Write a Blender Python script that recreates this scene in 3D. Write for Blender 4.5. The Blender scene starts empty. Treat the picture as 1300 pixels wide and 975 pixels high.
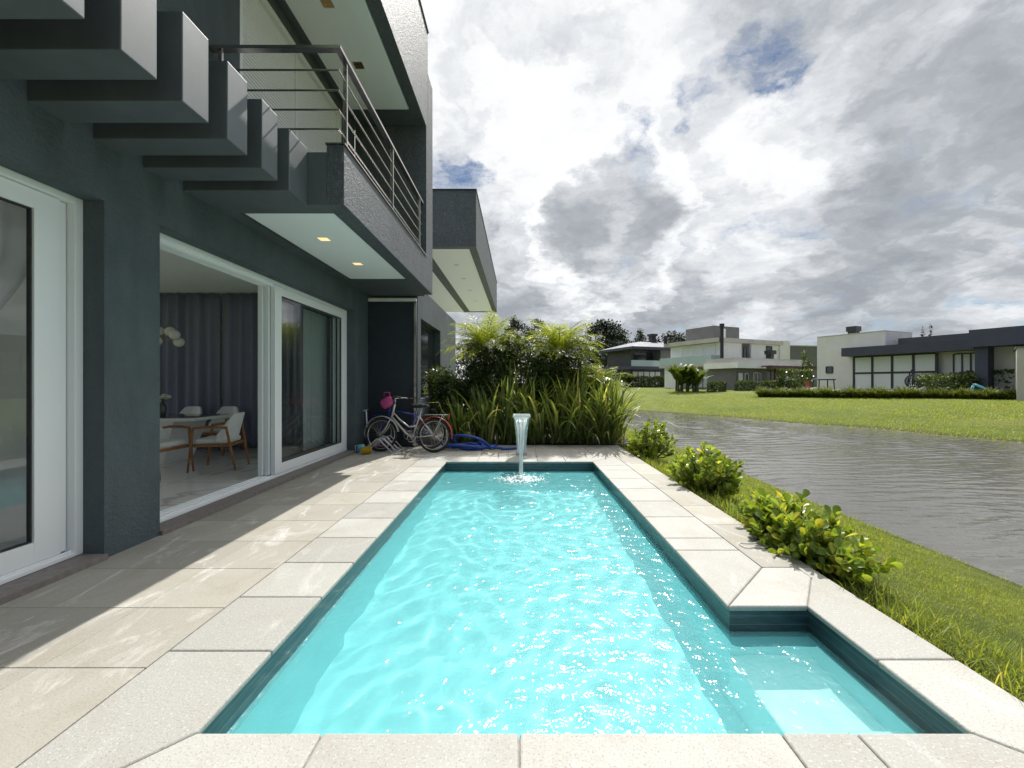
import bpy, math, random
import numpy as np
from mathutils import Vector, Matrix
random.seed(7)
rng = np.random.default_rng(11)
S = bpy.context.scene
COL = S.collection
R = math.radians
PI = math.pi

# ------------------------------------------------------------------ camera
cam_d = bpy.data.cameras.new('camera')
cam = bpy.data.objects.new('camera', cam_d)
COL.objects.link(cam)
cam.location = (0, 0, 1.35)
cam.rotation_euler = (R(90), 0, 0)
cam_d.sensor_width = 36
FPX = 525.0                      # focal length in photo pixels (1300 wide)
cam_d.lens = 36 * FPX / 1300
cam_d.shift_x = -9 / 1300
cam_d.shift_y = -1.5 / 1300
cam_d.clip_start = 0.05
cam_d.clip_end = 4000
S.camera = cam

# ------------------------------------------------------------------ sun, sky, exposure
SUN = Vector((0.20, 0.80, 1.0)).normalized()
sun_d = bpy.data.lights.new('sun', 'SUN')
sun_d.energy = 3.7
sun_d.angle = R(0.53)
sun_d.color = (1.0, 0.965, 0.905)
sun = bpy.data.objects.new('sun', sun_d)
COL.objects.link(sun)
sun.rotation_euler = SUN.to_track_quat('Z', 'Y').to_euler()
S.view_settings.view_transform = 'Standard'
S.view_settings.look = 'None'
S.view_settings.exposure = 0.60
S.view_settings.gamma = 1
S.view_settings.use_curve_mapping = False
C = S.cycles
C.use_denoising = True
try:
    C.denoiser = 'OPENIMAGEDENOISE'
    C.denoising_prefilter = 'ACCURATE'
except Exception:
    pass
C.max_bounces = 12
C.diffuse_bounces = 4
C.glossy_bounces = 4
C.transmission_bounces = 8
C.transparent_max_bounces = 16
C.caustics_refractive = True
C.caustics_reflective = False
C.sample_clamp_indirect = 8
C.blur_glossy = 0.3
C.use_adaptive_sampling = True
C.adaptive_threshold = 0.015
sun_d.cycles.is_caustics_light = True


class NT:
    """small helper for node trees"""
    def __init__(s, nt):
        s.nt = nt
        s.n = nt.nodes
        s.l = nt.links

    def node(s, t, **kw):
        n = s.n.new(t)
        for k, v in kw.items():
            setattr(n, k, v)
        return n

    def put(s, sock, v):
        if isinstance(v, bpy.types.NodeSocket):
            s.l.new(v, sock)
        else:
            sock.default_value = v

    def math(s, op, a, b=0.0, c=None, clamp=False):
        n = s.node('ShaderNodeMath', operation=op, use_clamp=clamp)
        s.put(n.inputs[0], a)
        s.put(n.inputs[1], b)
        if c is not None:
            s.put(n.inputs[2], c)
        return n.outputs[0]

    def vmath(s, op, a, b=None):
        n = s.node('ShaderNodeVectorMath', operation=op)
        s.put(n.inputs[0], a)
        if b is not None:
            s.put(n.inputs[1], b)
        return n.outputs['Value'] if op in ('DOT_PRODUCT', 'LENGTH') else n.outputs[0]

    def mix(s, f, a, b, blend='MIX'):
        n = s.node('ShaderNodeMix', data_type='RGBA', blend_type=blend)
        s.put(n.inputs[0], f)
        s.put(n.inputs[6], a if not isinstance(a, tuple) else (*a[:3], 1))
        s.put(n.inputs[7], b if not isinstance(b, tuple) else (*b[:3], 1))
        return n.outputs[2]

    def noise(s, vec, scale, detail=3, rough=0.5, dist=0.0, dim='3D'):
        n = s.node('ShaderNodeTexNoise', noise_dimensions=dim)
        if vec is not None:
            s.l.new(vec, n.inputs['Vector'])
        n.inputs['Scale'].default_value = scale
        n.inputs['Detail'].default_value = detail
        n.inputs['Roughness'].default_value = rough
        n.inputs['Distortion'].default_value = dist
        return n.outputs['Fac']

    def ramp(s, f, stops):
        n = s.node('ShaderNodeValToRGB')
        s.put(n.inputs[0], f)
        e = n.color_ramp.elements
        while len(e) < len(stops):
            e.new(0.5)
        for el, (p, c) in zip(e, stops):
            el.position = p
            el.color = (*c[:3], 1) if isinstance(c, tuple) else (c, c, c, 1)
        return n.outputs[0]

    def range(s, f, a, b, c=0.0, d=1.0, smooth=True):
        n = s.node('ShaderNodeMapRange', interpolation_type='SMOOTHSTEP' if smooth else 'LINEAR')
        s.put(n.inputs[0], f)
        for i, v in enumerate((a, b, c, d)):
            n.inputs[i + 1].default_value = v
        return n.outputs[0]

    def mapping(s, vec, scale=(1, 1, 1), rot=(0, 0, 0), loc=(0, 0, 0)):
        n = s.node('ShaderNodeMapping')
        s.l.new(vec, n.inputs[0])
        n.inputs['Location'].default_value = loc
        n.inputs['Rotation'].default_value = rot
        n.inputs['Scale'].default_value = scale
        return n.outputs[0]

    def bump(s, h, strength=0.3, dist=0.01, normal=None):
        n = s.node('ShaderNodeBump')
        s.put(n.inputs['Height'], h)
        n.inputs['Strength'].default_value = strength
        n.inputs['Distance'].default_value = dist
        if normal is not None:
            s.l.new(normal, n.inputs['Normal'])
        return n.outputs[0]


# ---- the sky: Nishita above, broken cloud mixed in by direction
W = bpy.data.worlds.new('World')
S.world = W
W.use_nodes = True
w = NT(W.node_tree)
w.n.clear()
sky = w.node('ShaderNodeTexSky', sky_type='NISHITA')
sky.sun_disc = False
sky.sun_elevation = math.asin(SUN.z)
sky.sun_rotation = math.atan2(SUN.x, SUN.y)
sky.air_density = 1.0
sky.dust_density = 0.1
sky.altitude = 800
sky.ozone_density = 1.5
tc = w.node('ShaderNodeTexCoord')
D = w.vmath('NORMALIZE', tc.outputs['Generated'])
sep = w.node('ShaderNodeSeparateXYZ')
w.l.new(D, sep.inputs[0])
zz = w.math('ADD', w.math('MAXIMUM', sep.outputs[2], 0.0), 0.30)
comb = w.node('ShaderNodeCombineXYZ')
w.put(comb.inputs[0], w.math('DIVIDE', sep.outputs[0], zz))
w.put(comb.inputs[1], w.math('DIVIDE', sep.outputs[1], zz))
PP = comb.outputs[0]


def lobe(x, y, width, sx=1.0):
    """soft patch of sky round the direction (x, 1, y); width in radians"""
    v = Vector((x, 1.0, y)).normalized()
    d = w.vmath('DOT_PRODUCT', Dw, tuple(v))
    return w.range(d, math.cos(width), 1.0)


# warp the direction a little so that the patches get ragged edges
wn = w.node('ShaderNodeTexNoise')
w.l.new(PP, wn.inputs['Vector'])
wn.inputs['Scale'].default_value = 2.2
wn.inputs['Detail'].default_value = 8
wn.inputs['Roughness'].default_value = 0.62
wv = w.node('ShaderNodeVectorMath', operation='MULTIPLY_ADD')
w.l.new(w.vmath('SUBTRACT', wn.outputs['Color'], (0.5, 0.5, 0.5)), wv.inputs[0])
wv.inputs[1].default_value = (0.40, 0.40, 0.40)
w.l.new(D, wv.inputs[2])
Dw = w.vmath('NORMALIZE', wv.outputs[0])
# bulging cumulus detail: folded noise, warped by itself
wq = w.node('ShaderNodeVectorMath', operation='MULTIPLY_ADD')
w.l.new(w.vmath('SUBTRACT', wn.outputs['Color'], (0.5, 0.5, 0.5)), wq.inputs[0])
wq.inputs[1].default_value = (0.55, 0.55, 0.55)
w.l.new(PP, wq.inputs[2])
PW = wq.outputs[0]


def billow(vec, scale, loc, detail=5):
    n = w.noise(w.mapping(vec, loc=loc), scale, detail, 0.52)
    return w.math('MULTIPLY', w.math('ABSOLUTE', w.math('SUBTRACT', n, 0.5)), 2.0)


b1 = billow(PW, 1.5, (2.3, 0.7, 1.1), 4)
b2 = billow(PW, 3.4, (5.1, 3.2, 0.3), 5)
n1 = w.noise(PP, 1.15, 9, 0.60, 0.35)
n2 = w.noise(w.mapping(PW, loc=(3.1, 1.7, 0.4)), 1.35, 6, 0.55, 0.2)
n3 = w.noise(w.mapping(PW, loc=(8.1, 4.7, 2.4)), 5.5, 7, 0.62, 0.2)
hole = w.math('MAXIMUM', w.math('MULTIPLY', lobe(0.535, 0.745, 0.085), 0.74), w.math('MULTIPLY', lobe(0.25, 0.54, 0.07), 0.42))
hole = w.math('MAXIMUM', hole, w.math('MULTIPLY', lobe(-0.17, 0.53, 0.10), 0.66))
hole = w.math('MAXIMUM', hole, w.math('MULTIPLY', lobe(0.44, 0.68, 0.09), 0.48))
low = w.math('MULTIPLY', w.range(sep.outputs[2], 0.20, 0.06), w.range(sep.outputs[0], 0.12, 0.50))
cov = w.math('ADD', 0.84, w.math('MULTIPLY', w.math('SUBTRACT', n1, 0.5), 0.7))
cov = w.math('SUBTRACT', cov, w.math('MULTIPLY', hole, 0.80))
cov = w.math('SUBTRACT', cov, w.math('MULTIPLY', low, 0.30))
cov = w.math('ADD', cov, w.math('MULTIPLY', w.math('SUBTRACT', n3, 0.5), 1.5))
cov = w.math('ADD', cov, w.math('MULTIPLY', w.math('SUBTRACT', b2, 0.25), 0.25))
# cloud thinned behind the viewer, out of sight, to darken faces turned that way
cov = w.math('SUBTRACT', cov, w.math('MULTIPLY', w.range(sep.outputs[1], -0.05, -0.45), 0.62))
cov = w.range(cov, 0.16, 0.66)
# thickness: white where the cloud is thin or bulges to the light, grey where it is deep
gre = w.math('MULTIPLY', lobe(1.10, 0.82, 0.46), 0.62)
cum = lobe(0.22, 0.36, 0.20)
gre = w.math('MAXIMUM', gre, w.math('MULTIPLY', w.range(cum, 0.02, 1.0), 0.80))
rim = w.math('MULTIPLY', w.math('MULTIPLY', w.range(cum, 0.0, 0.16), w.range(cum, 0.55, 0.12)), 0.7)
rim = w.math('MAXIMUM', rim, w.math('MULTIPLY', lobe(0.62, 0.62, 0.13), 0.9))
gre = w.math('MAXIMUM', gre, w.math('MULTIPLY', lobe(-0.05, 0.24, 0.17), 0.55))
gre = w.math('MAXIMUM', gre, w.math('MULTIPLY', lobe(0.90, 0.33, 0.33), 0.62))
gre = w.math('MAXIMUM', gre, w.math('MULTIPLY', lobe(0.30, 0.16, 0.24), 0.60))
brt = w.math('MAXIMUM', lobe(0.02, 0.75, 0.42), w.math('MULTIPLY', lobe(0.55, 0.52, 0.20), 0.8))
deep = w.math('ADD', w.math('MULTIPLY', gre, 0.62), w.math('MULTIPLY', w.math('SUBTRACT', n2, 0.5), 1.5))
deep = w.math('SUBTRACT', deep, w.math('MULTIPLY', w.math('SUBTRACT', b1, 0.25), 0.85))
deep = w.math('SUBTRACT', deep, w.math('MULTIPLY', w.math('SUBTRACT', b2, 0.25), 0.55))
deep = w.math('ADD', deep, w.math('MULTIPLY', w.math('SUBTRACT', n3, 0.5), 0.75))
deep = w.math('SUBTRACT', deep, w.math('MULTIPLY', brt, 0.09))
deep = w.math('SUBTRACT', deep, w.math('MULTIPLY', rim, 0.30))
deep = w.math('ADD', deep, 0.24)
K = 20.0
cloud = w.ramp(deep, [(0.0, (0.70, 0.703, 0.707)), (0.28, (0.62, 0.63, 0.64)), (0.46, (0.49, 0.505, 0.525)), (0.75, (0.305, 0.325, 0.35)), (1.0, (0.235, 0.252, 0.278))])
cloudK = w.node('ShaderNodeVectorMath', operation='SCALE')
w.l.new(cloud, cloudK.inputs[0])
# cloud high overhead, above the view, brightened to add fill light
overhead_fill = w.math('ADD', 1.0, w.math('MULTIPLY', w.range(sep.outputs[2], 0.66, 0.92), 2.0))
w.put(cloudK.inputs['Scale'], w.math('MULTIPLY', overhead_fill, K * 1.02))
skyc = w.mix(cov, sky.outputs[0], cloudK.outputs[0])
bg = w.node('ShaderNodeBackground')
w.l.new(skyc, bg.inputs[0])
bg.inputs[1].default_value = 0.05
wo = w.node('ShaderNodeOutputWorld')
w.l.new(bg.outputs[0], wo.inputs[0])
W.cycles.sampling_method = 'MANUAL'
W.cycles.sample_map_resolution = 512

# ------------------------------------------------------------------ materials
MATS = {}


def new_mat(name):
    m = bpy.data.materials.new(name)
    m.use_nodes = True
    t = NT(m.node_tree)
    b = t.n.get('Principled BSDF')
    MATS[name] = m
    return m, t, b, t.n.get('Material Output')


def geo_pos(t):
    return t.node('ShaderNodeNewGeometry').outputs['Position']


def obj_pos(t):
    return t.node('ShaderNodeTexCoord').outputs['Object']


def simple(name, col, rough=0.5, metal=0.0, var=0.12, nscale=8, bump=0.0, bscale=60, bdist=0.004, coat=0.0, spec=0.5):
    m, t, b, o = new_mat(name)
    p = obj_pos(t)
    n = t.noise(p, nscale, 4, 0.6)
    k = t.range(n, 0.3, 0.7, 1 - var, 1 + var, False)
    c = t.node('ShaderNodeVectorMath', operation='SCALE')
    c.inputs[0].default_value = col
    t.put(c.inputs['Scale'], k)
    t.put(b.inputs['Base Color'], c.outputs[0])
    t.put(b.inputs['Roughness'], t.range(t.noise(p, nscale * 2.3, 3), 0.3, 0.7, rough * 0.85, min(1, rough * 1.15), False))
    b.inputs['Metallic'].default_value = metal
    b.inputs['Specular IOR Level'].default_value = spec
    b.inputs['Coat Weight'].default_value = coat
    if bump:
        t.put(b.inputs['Normal'], t.bump(t.noise(p, bscale, 4, 0.6), bump, bdist))
    return m


def leaf_mat(name, c0, c1, c2=None, trans=0.35, rough=0.45, tmul=1.6):
    """leaves: colour differs leaf by leaf; thin enough to let light through"""
    m, t, b, o = new_mat(name)
    g = t.node('ShaderNodeNewGeometry')
    r = g.outputs['Random Per Island']
    stops = [(0.0, c0), (0.75 if c2 else 1.0, c1)]
    if c2:
        stops.append((1.0, c2))
    c = t.ramp(r, stops)
    nz = t.noise(g.outputs['Position'], 3.0, 2)
    c = t.mix(t.range(nz, 0.35, 0.65, 0.0, 0.35), c, tuple(x * 0.7 for x in c0))
    t.put(b.inputs['Base Color'], c)
    b.inputs['Roughness'].default_value = rough
    tr = t.node('ShaderNodeBsdfTranslucent')
    s = t.node('ShaderNodeVectorMath', operation='MULTIPLY')
    t.l.new(c, s.inputs[0])
    s.inputs[1].default_value = (tmul * 1.15, tmul * 1.1, tmul * 0.5)
    t.l.new(s.outputs[0], tr.inputs[0])
    mx = t.node('ShaderNodeMixShader')
    mx.inputs[0].default_value = trans
    t.l.new(b.outputs[0], mx.inputs[1])
    t.l.new(tr.outputs[0], mx.inputs[2])
    t.l.new(mx.outputs[0], o.inputs[0])
    return m


def stucco(name, col, bscale=55, bstr=0.5, bdist=0.006, streak=0.0, rough=0.75, speck=0.0, spec=0.35):
    m, t, b, o = new_mat(name)
    p = geo_pos(t)
    big = t.noise(p, 1.3, 5, 0.65)
    mid = t.noise(t.mapping(p, scale=(1, 1, 0.25)), 5.0, 4, 0.6)
    fine = t.noise(p, bscale, 3, 0.6)
    k = t.math('ADD', t.range(big, 0.3, 0.7, 0.86, 1.12, False), t.range(mid, 0.3, 0.7, -0.12, 0.12, False))
    c = t.node('ShaderNodeVectorMath', operation='SCALE')
    c.inputs[0].default_value = col
    t.put(c.inputs['Scale'], k)
    cc = c.outputs[0]
    if speck:
        pale = tuple(min(1, x * 2.2 + 0.06) for x in col)
        f = t.range(t.noise(t.mapping(p, scale=(1, 1, 0.35)), bscale * 0.7, 3, 0.7), 0.52, 0.68, 0, speck)
        cc = t.mix(f, cc, pale)
    t.put(b.inputs['Base Color'], cc)
    b.inputs['Roughness'].default_value = rough
    b.inputs['Specular IOR Level'].default_value = spec
    hh = t.math('ADD', fine, t.math('MULTIPLY', t.noise(p, bscale * 0.3, 3, 0.6), 0.8))
    t.put(b.inputs['Normal'], t.bump(hh, bstr, bdist))
    return m


stucco('dark_stucco', (0.086, 0.108, 0.117), 48, 1.0, 0.014)
stucco('beam_paint', (0.085, 0.10, 0.106), 30, 0.12, 0.002, rough=0.52, spec=0.8)
stucco('grained_stucco', (0.075, 0.085, 0.092), 62, 1.0, 0.014, speck=0.55, rough=0.55, spec=0.6)
simple('screen_black', (0.018, 0.026, 0.036), 0.6, var=0.08, nscale=3)
simple('soffit_white', (0.93, 0.94, 0.93), 0.6, var=0.01, nscale=2)
simple('upvc_white', (0.84, 0.86, 0.86), 0.42, var=0.004, nscale=0.4)
simple('gasket_black', (0.012, 0.012, 0.014), 0.5)
simple('steel', (0.55, 0.51, 0.47), 0.22, 1.0, var=0.12, nscale=6)
simple('interior_wall', (0.78, 0.78, 0.77), 0.8, var=0.03)
simple('ceiling_paint', (0.85, 0.87, 0.86), 0.8, var=0.03)
simple('sill_stone', (0.20, 0.175, 0.16), 0.55, var=0.2, nscale=20, bump=0.15)
simple('lacquer_white', (0.82, 0.81, 0.79), 0.25, var=0.04)
simple('fabric_white', (0.82, 0.81, 0.79), 0.9, var=0.06, nscale=30, bump=0.3, bscale=250, bdist=0.002)
simple('walnut', (0.33, 0.145, 0.055), 0.42, var=0.3, nscale=14)
simple('curtain_slate', (0.22, 0.225, 0.31), 0.9, var=0.08, nscale=40, bump=0.2, bscale=300, bdist=0.002)
simple('globe_glass', (0.85, 0.83, 0.78), 0.15, var=0.01)
simple('brass', (0.55, 0.36, 0.14), 0.3, 1.0)
simple('rubber', (0.022, 0.022, 0.023), 0.75)
simple('cream_paint', (0.52, 0.49, 0.42), 0.3, coat=0.5, var=0.05)
simple('blue_paint', (0.035, 0.05, 0.33), 0.28, coat=0.6, var=0.06)
simple('red_plastic', (0.42, 0.06, 0.04), 0.35)
simple('pink_plastic', (0.50, 0.06, 0.22), 0.4)
simple('yellow_plastic', (0.75, 0.43, 0.02), 0.4)
simple('aqua_plastic', (0.12, 0.45, 0.55), 0.4)
simple('white_metal', (0.75, 0.75, 0.73), 0.35, var=0.06)
simple('hose_blue', (0.012, 0.055, 0.30), 0.42, var=0.12, nscale=12)
simple('bark', (0.13, 0.095, 0.065), 0.9, var=0.35, nscale=9, bump=0.7, bscale=25, bdist=0.03)
simple('stem_green', (0.10, 0.11, 0.04), 0.7, var=0.25)
simple('soil', (0.035, 0.026, 0.018), 0.95, var=0.4, nscale=14, bump=0.8, bscale=30, bdist=0.03)
simple('far_white', (0.84, 0.84, 0.83), 0.7, var=0.07, nscale=0.7)
simple('far_offwhite', (0.72, 0.70, 0.68), 0.75, var=0.08, nscale=0.6)
simple('far_beige', (0.50, 0.47, 0.44), 0.8, var=0.10, nscale=0.8)
simple('far_grey', (0.17, 0.165, 0.17), 0.75, var=0.12, nscale=0.7)
simple('far_darkgrey', (0.062, 0.066, 0.078), 0.6, var=0.12, nscale=0.7)
simple('far_slate', (0.045, 0.053, 0.085), 0.6, var=0.1, nscale=0.7)
simple('far_metal', (0.02, 0.02, 0.025), 0.45)
simple('far_blind', (0.76, 0.80, 0.80), 0.5, var=0.05, nscale=0.5)
simple('red_wood', (0.085, 0.038, 0.028), 0.6, var=0.25, nscale=5)
simple('pale_concrete', (0.55, 0.58, 0.57), 0.8, var=0.06, nscale=1)
simple('terracotta', (0.42, 0.20, 0.10), 0.8, var=0.2, nscale=3)
simple('far_violet', (0.09, 0.07, 0.20), 0.6)
simple('skin_fabric_red', (0.45, 0.06, 0.06), 0.7)
simple('petal', (0.75, 0.70, 0.55), 0.7, var=0.1)
simple('vase_glass', (0.10, 0.12, 0.11), 0.08, var=0.1)

leaf_mat('leaf_clusia', (0.08, 0.13, 0.022), (0.27, 0.36, 0.06), (0.60, 0.54, 0.07), 0.38, 0.3, 1.8)
leaf_mat('leaf_flax', (0.075, 0.11, 0.03), (0.20, 0.25, 0.065), (0.52, 0.48, 0.18), 0.34, 0.48, 1.9)
leaf_mat('leaf_palm', (0.11, 0.16, 0.025), (0.28, 0.33, 0.045), (0.40, 0.38, 0.07), 0.45, 0.4, 1.7)
leaf_mat('leaf_shrub', (0.03, 0.055, 0.014), (0.095, 0.14, 0.03), (0.24, 0.26, 0.10), 0.30, 0.32, 1.4)
leaf_mat('leaf_hedge', (0.025, 0.05, 0.012), (0.07, 0.11, 0.022), (0.13, 0.16, 0.03), 0.3, 0.5, 1.5)
leaf_mat('leaf_lily', (0.06, 0.09, 0.018), (0.13, 0.16, 0.035), (0.26, 0.25, 0.07), 0.3, 0.5, 1.5)
leaf_mat('leaf_pine', (0.010, 0.020, 0.008), (0.032, 0.050, 0.016), None, 0.12, 0.6, 1.2)
leaf_mat('leaf_gum', (0.020, 0.032, 0.014), (0.055, 0.072, 0.028), None, 0.18, 0.55, 1.3)
leaf_mat('leaf_bright', (0.05, 0.085, 0.016), (0.11, 0.15, 0.028), None, 0.3, 0.5, 1.5)
leaf_mat('grass_blade', (0.18, 0.24, 0.03), (0.30, 0.355, 0.05), (0.46, 0.41, 0.13), 0.42, 0.5, 1.5)


def deck_mat(name, base, wear, grain):
    m, t, b, o = new_mat(name)
    g = t.node('ShaderNodeNewGeometry')
    p = g.outputs['Position']
    r = g.outputs['Random Per Island']
    c = t.mix(r, tuple(x * 0.84 for x in base), tuple(min(1, x * 1.10) for x in base))
    blot = t.noise(p, 1.7, 6, 0.68, 0.6)
    c = t.mix(t.range(blot, 0.42, 0.72, 0, 0.55), c, tuple(x * y for x, y in zip(base, (0.80, 0.74, 0.66))))
    # pale lime bloom, trodden in smears along the pool
    sm = t.noise(t.mapping(p, scale=(2.2, 0.9, 1), rot=(0, 0, 0.5)), 1.6, 8, 0.72, 1.2)
    c = t.mix(t.range(sm, 0.54, 0.70, 0, wear), c, (0.70, 0.69, 0.67))
    sm2 = t.noise(t.mapping(p, scale=(1.5, 1.1, 1), rot=(0, 0, -0.7), loc=(3, 9, 0)), 0.9, 9, 0.75, 2.0)
    c = t.mix(t.range(sm2, 0.55, 0.66, 0, wear * 0.5), c, (0.66, 0.645, 0.62))
    st_ = t.noise(t.mapping(p, loc=(7, 2, 0)), 2.6, 8, 0.7, 1.0)
    c = t.mix(t.range(st_, 0.60, 0.74, 0, 0.35), c, tuple(x * 0.55 for x in base))
    dots = t.noise(p, 120, 2, 0.6)
    c = t.mix(t.range(dots, 0.57, 0.68, 0, grain), c, tuple(x * 0.48 for x in base))
    dots2 = t.noise(t.mapping(p, loc=(5, 5, 5)), 85, 2, 0.6)
    c = t.mix(t.range(dots2, 0.57, 0.70, 0, grain * 0.8), c, tuple(min(0.9, x * 1.5) for x in base))
    t.put(b.inputs['Base Color'], c)
    t.put(b.inputs['Roughness'], t.range(sm, 0.4, 0.7, 0.62, 0.85, False))
    b.inputs['Specular IOR Level'].default_value = 0.3
    hh = t.math('ADD', dots, t.math('MULTIPLY', t.noise(p, 45, 4, 0.6), 0.7))
    t.put(b.inputs['Normal'], t.bump(hh, 0.35, 0.004))
    return m


deck_mat('deck_stone', (0.365, 0.346, 0.298), 0.60, 0.40)
deck_mat('coping_stone', (0.42, 0.412, 0.378), 0.30, 0.65)
simple('grout', (0.34, 0.31, 0.27), 0.95, var=0.25, nscale=25)


def marble_mat():
    m, t, b, o = new_mat('marble_floor')
    p = geo_pos(t)
    v = t.noise(p, 0.6, 4, 0.5, 0.8)
    vein = t.math('ABSOLUTE', t.math('SUBTRACT', v, 0.5))
    c = t.ramp(t.range(vein, 0.0, 0.016), [(0, (0.52, 0.51, 0.49)), (1, (0.78, 0.77, 0.75))])
    br = t.node('ShaderNodeTexBrick', offset=0.0)
    t.l.new(p, br.inputs['Vector'])
    br.inputs['Scale'].default_value = 1.0
    br.inputs['Mortar Size'].default_value = 0.004
    br.inputs['Brick Width'].default_value = 0.9
    br.inputs['Row Height'].default_value = 0.9
    c = t.mix(br.outputs['Fac'], c, (0.2, 0.2, 0.2))
    t.put(b.inputs['Base Color'], c)
    b.inputs['Roughness'].default_value = 0.09


marble_mat()


def slate_mat():
    """dark tile strip at the waterline: narrow courses with a pale line between"""
    m, t, b, o = new_mat('slate_tile')
    p = geo_pos(t)
    sp = t.node('ShaderNodeSeparateXYZ')
    t.l.new(p, sp.inputs[0])
    n = t.noise(t.mapping(p, scale=(3, 3, 22)), 3.0, 6, 0.65)
    c = t.ramp(n, [(0.3, (0.022, 0.048, 0.056)), (0.6, (0.055, 0.10, 0.11)), (0.8, (0.10, 0.16, 0.17))])
    zf = t.math('FRACT', t.math('DIVIDE', t.math('ADD', sp.outputs[2], 10.004), 0.052))
    line = t.math('LESS_THAN', zf, 0.06)
    c = t.mix(t.math('MULTIPLY', line, 0.5), c, (0.24, 0.30, 0.30))
    t.put(b.inputs['Base Color'], c)
    b.inputs['Roughness'].default_value = 0.3
    t.put(b.inputs['Normal'], t.bump(n, 0.25, 0.004))


slate_mat()


def pool_liner(name, a, bcol):
    m, t, b, o = new_mat(name)
    p = geo_pos(t)
    n = t.noise(p, 1.4, 5, 0.6)
    t.put(b.inputs['Base Color'], t.mix(t.range(n, 0.3, 0.7), a, bcol))
    b.inputs['Roughness'].default_value = 0.5


pool_liner('pool_liner', (0.19, 0.66, 0.69), (0.24, 0.71, 0.73))
pool_liner('pool_step', (0.68, 0.84, 0.82), (0.74, 0.88, 0.85))


def water_mat():
    m, t, b, o = new_mat('pool_water')
    t.n.remove(b)
    p = geo_pos(t)
    h = t.math('ADD', t.noise(t.mapping(p, scale=(1.0, 1.25, 1)), 6.5, 2, 0.5, 0.4), t.math('MULTIPLY', t.noise(p, 17, 2, 0.5, 0.4), 0.36))
    h = t.math('ADD', h, t.math('MULTIPLY', t.noise(p, 42, 1, 0.5), 0.10))
    nb = t.bump(h, 1.0, 0.026)
    rf = t.node('ShaderNodeBsdfRefraction')
    rf.inputs['Color'].default_value = (0.95, 1.0, 1.0, 1)
    rf.inputs['Roughness'].default_value = 0.0
    rf.inputs['IOR'].default_value = 1.333
    df = t.node('ShaderNodeBsdfDiffuse')
    df.inputs[0].default_value = (0.22, 0.69, 0.72, 1)
    m3 = t.node('ShaderNodeMixShader')
    m3.inputs[0].default_value = TURBID
    t.l.new(rf.outputs[0], m3.inputs[1])
    t.l.new(df.outputs[0], m3.inputs[2])
    gl = t.node('ShaderNodeBsdfGlossy')
    gl.inputs['Roughness'].default_value = 0.10
    t.l.new(nb, gl.inputs['Normal'])
    fr = t.node('ShaderNodeFresnel')
    fr.inputs['IOR'].default_value = 1.333
    m2 = t.node('ShaderNodeMixShader')
    t.l.new(fr.outputs[0], m2.inputs[0])
    t.l.new(m3.outputs[0], m2.inputs[1])
    t.l.new(gl.outputs[0], m2.inputs[2])
    t.l.new(m2.outputs[0], o.inputs[0])


TURBID = 0.36
water_mat()


def lake_mat():
    m, t, b, o = new_mat('lake_water')
    p = geo_pos(t)
    e = t.noise(t.mapping(p, scale=(0.6, 1.5, 1)), 6.0, 3, 0.55, 0.3)
    h = t.math('ADD', e, t.math('MULTIPLY', t.noise(t.mapping(p, scale=(0.5, 1.5, 1)), 2.2, 2, 0.5, 0.4), 1.5))
    n = t.noise(p, 0.18, 3)
    t.put(b.inputs['Base Color'], t.mix(n, (0.10, 0.097, 0.084), (0.13, 0.126, 0.112)))
    b.inputs['Roughness'].default_value = 0.03
    b.inputs['IOR'].default_value = 1.40
    t.put(b.inputs['Normal'], t.bump(h, 1.0, 0.010))


lake_mat()


def glass_mat(name, tint, ior=1.65):
    m, t, b, o = new_mat(name)
    t.n.remove(b)
    tr = t.node('ShaderNodeBsdfTransparent')
    tr.inputs[0].default_value = (*tint, 1)
    gl = t.node('ShaderNodeBsdfGlossy')
    gl.inputs['Roughness'].default_value = 0.0
    lw = t.node('ShaderNodeLayerWeight')
    lw.inputs['Blend'].default_value = 0.5
    r0 = ((ior - 1) / (ior + 1)) ** 2 * 1.7
    fr = t.math('ADD', r0, t.math('MULTIPLY', t.math('POWER', lw.outputs['Facing'], 5.0), 1 - r0))
    mx = t.node('ShaderNodeMixShader')
    t.l.new(fr, mx.inputs[0])
    t.l.new(tr.outputs[0], mx.inputs[1])
    t.l.new(gl.outputs[0], mx.inputs[2])
    t.l.new(mx.outputs[0], o.inputs[0])


glass_mat('window_glass', (0.93, 0.96, 0.95), 1.6)
simple('balustrade_glass', (0.36, 0.48, 0.48), 0.12, var=0.05, nscale=0.5)
glass_mat('acrylic', (0.80, 0.92, 0.90), 1.5)


def far_glass():
    m, t, b, o = new_mat('far_glass')
    b.inputs['Base Color'].default_value = (0.03, 0.04, 0.045, 1)
    b.inputs['Roughness'].default_value = 0.06


far_glass()


def acrylic_body():
    m, t, b, o = new_mat('wet_acrylic')
    p = geo_pos(t)
    n = t.noise(t.mapping(p, scale=(1, 1, 0.25)), 40, 4, 0.6)
    b.inputs['Base Color'].default_value = (0.80, 0.93, 0.90, 1)
    b.inputs['Roughness'].default_value = 0.12
    b.inputs['Transmission Weight'].default_value = 0.5
    b.inputs['IOR'].default_value = 1.2
    t.put(b.inputs['Normal'], t.bump(n, 0.7, 0.01))


acrylic_body()


def falling_water():
    m, t, b, o = new_mat('falling_water')
    b.inputs['Base Color'].default_value = (0.88, 0.95, 0.95, 1)
    b.inputs['Roughness'].default_value = 0.15
    tr = t.node('ShaderNodeBsdfTransparent')
    mx = t.node('ShaderNodeMixShader')
    mx.inputs[0].default_value = 0.66
    t.l.new(b.outputs[0], mx.inputs[1])
    t.l.new(tr.outputs[0], mx.inputs[2])
    t.l.new(mx.outputs[0], o.inputs[0])


falling_water()


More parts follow.
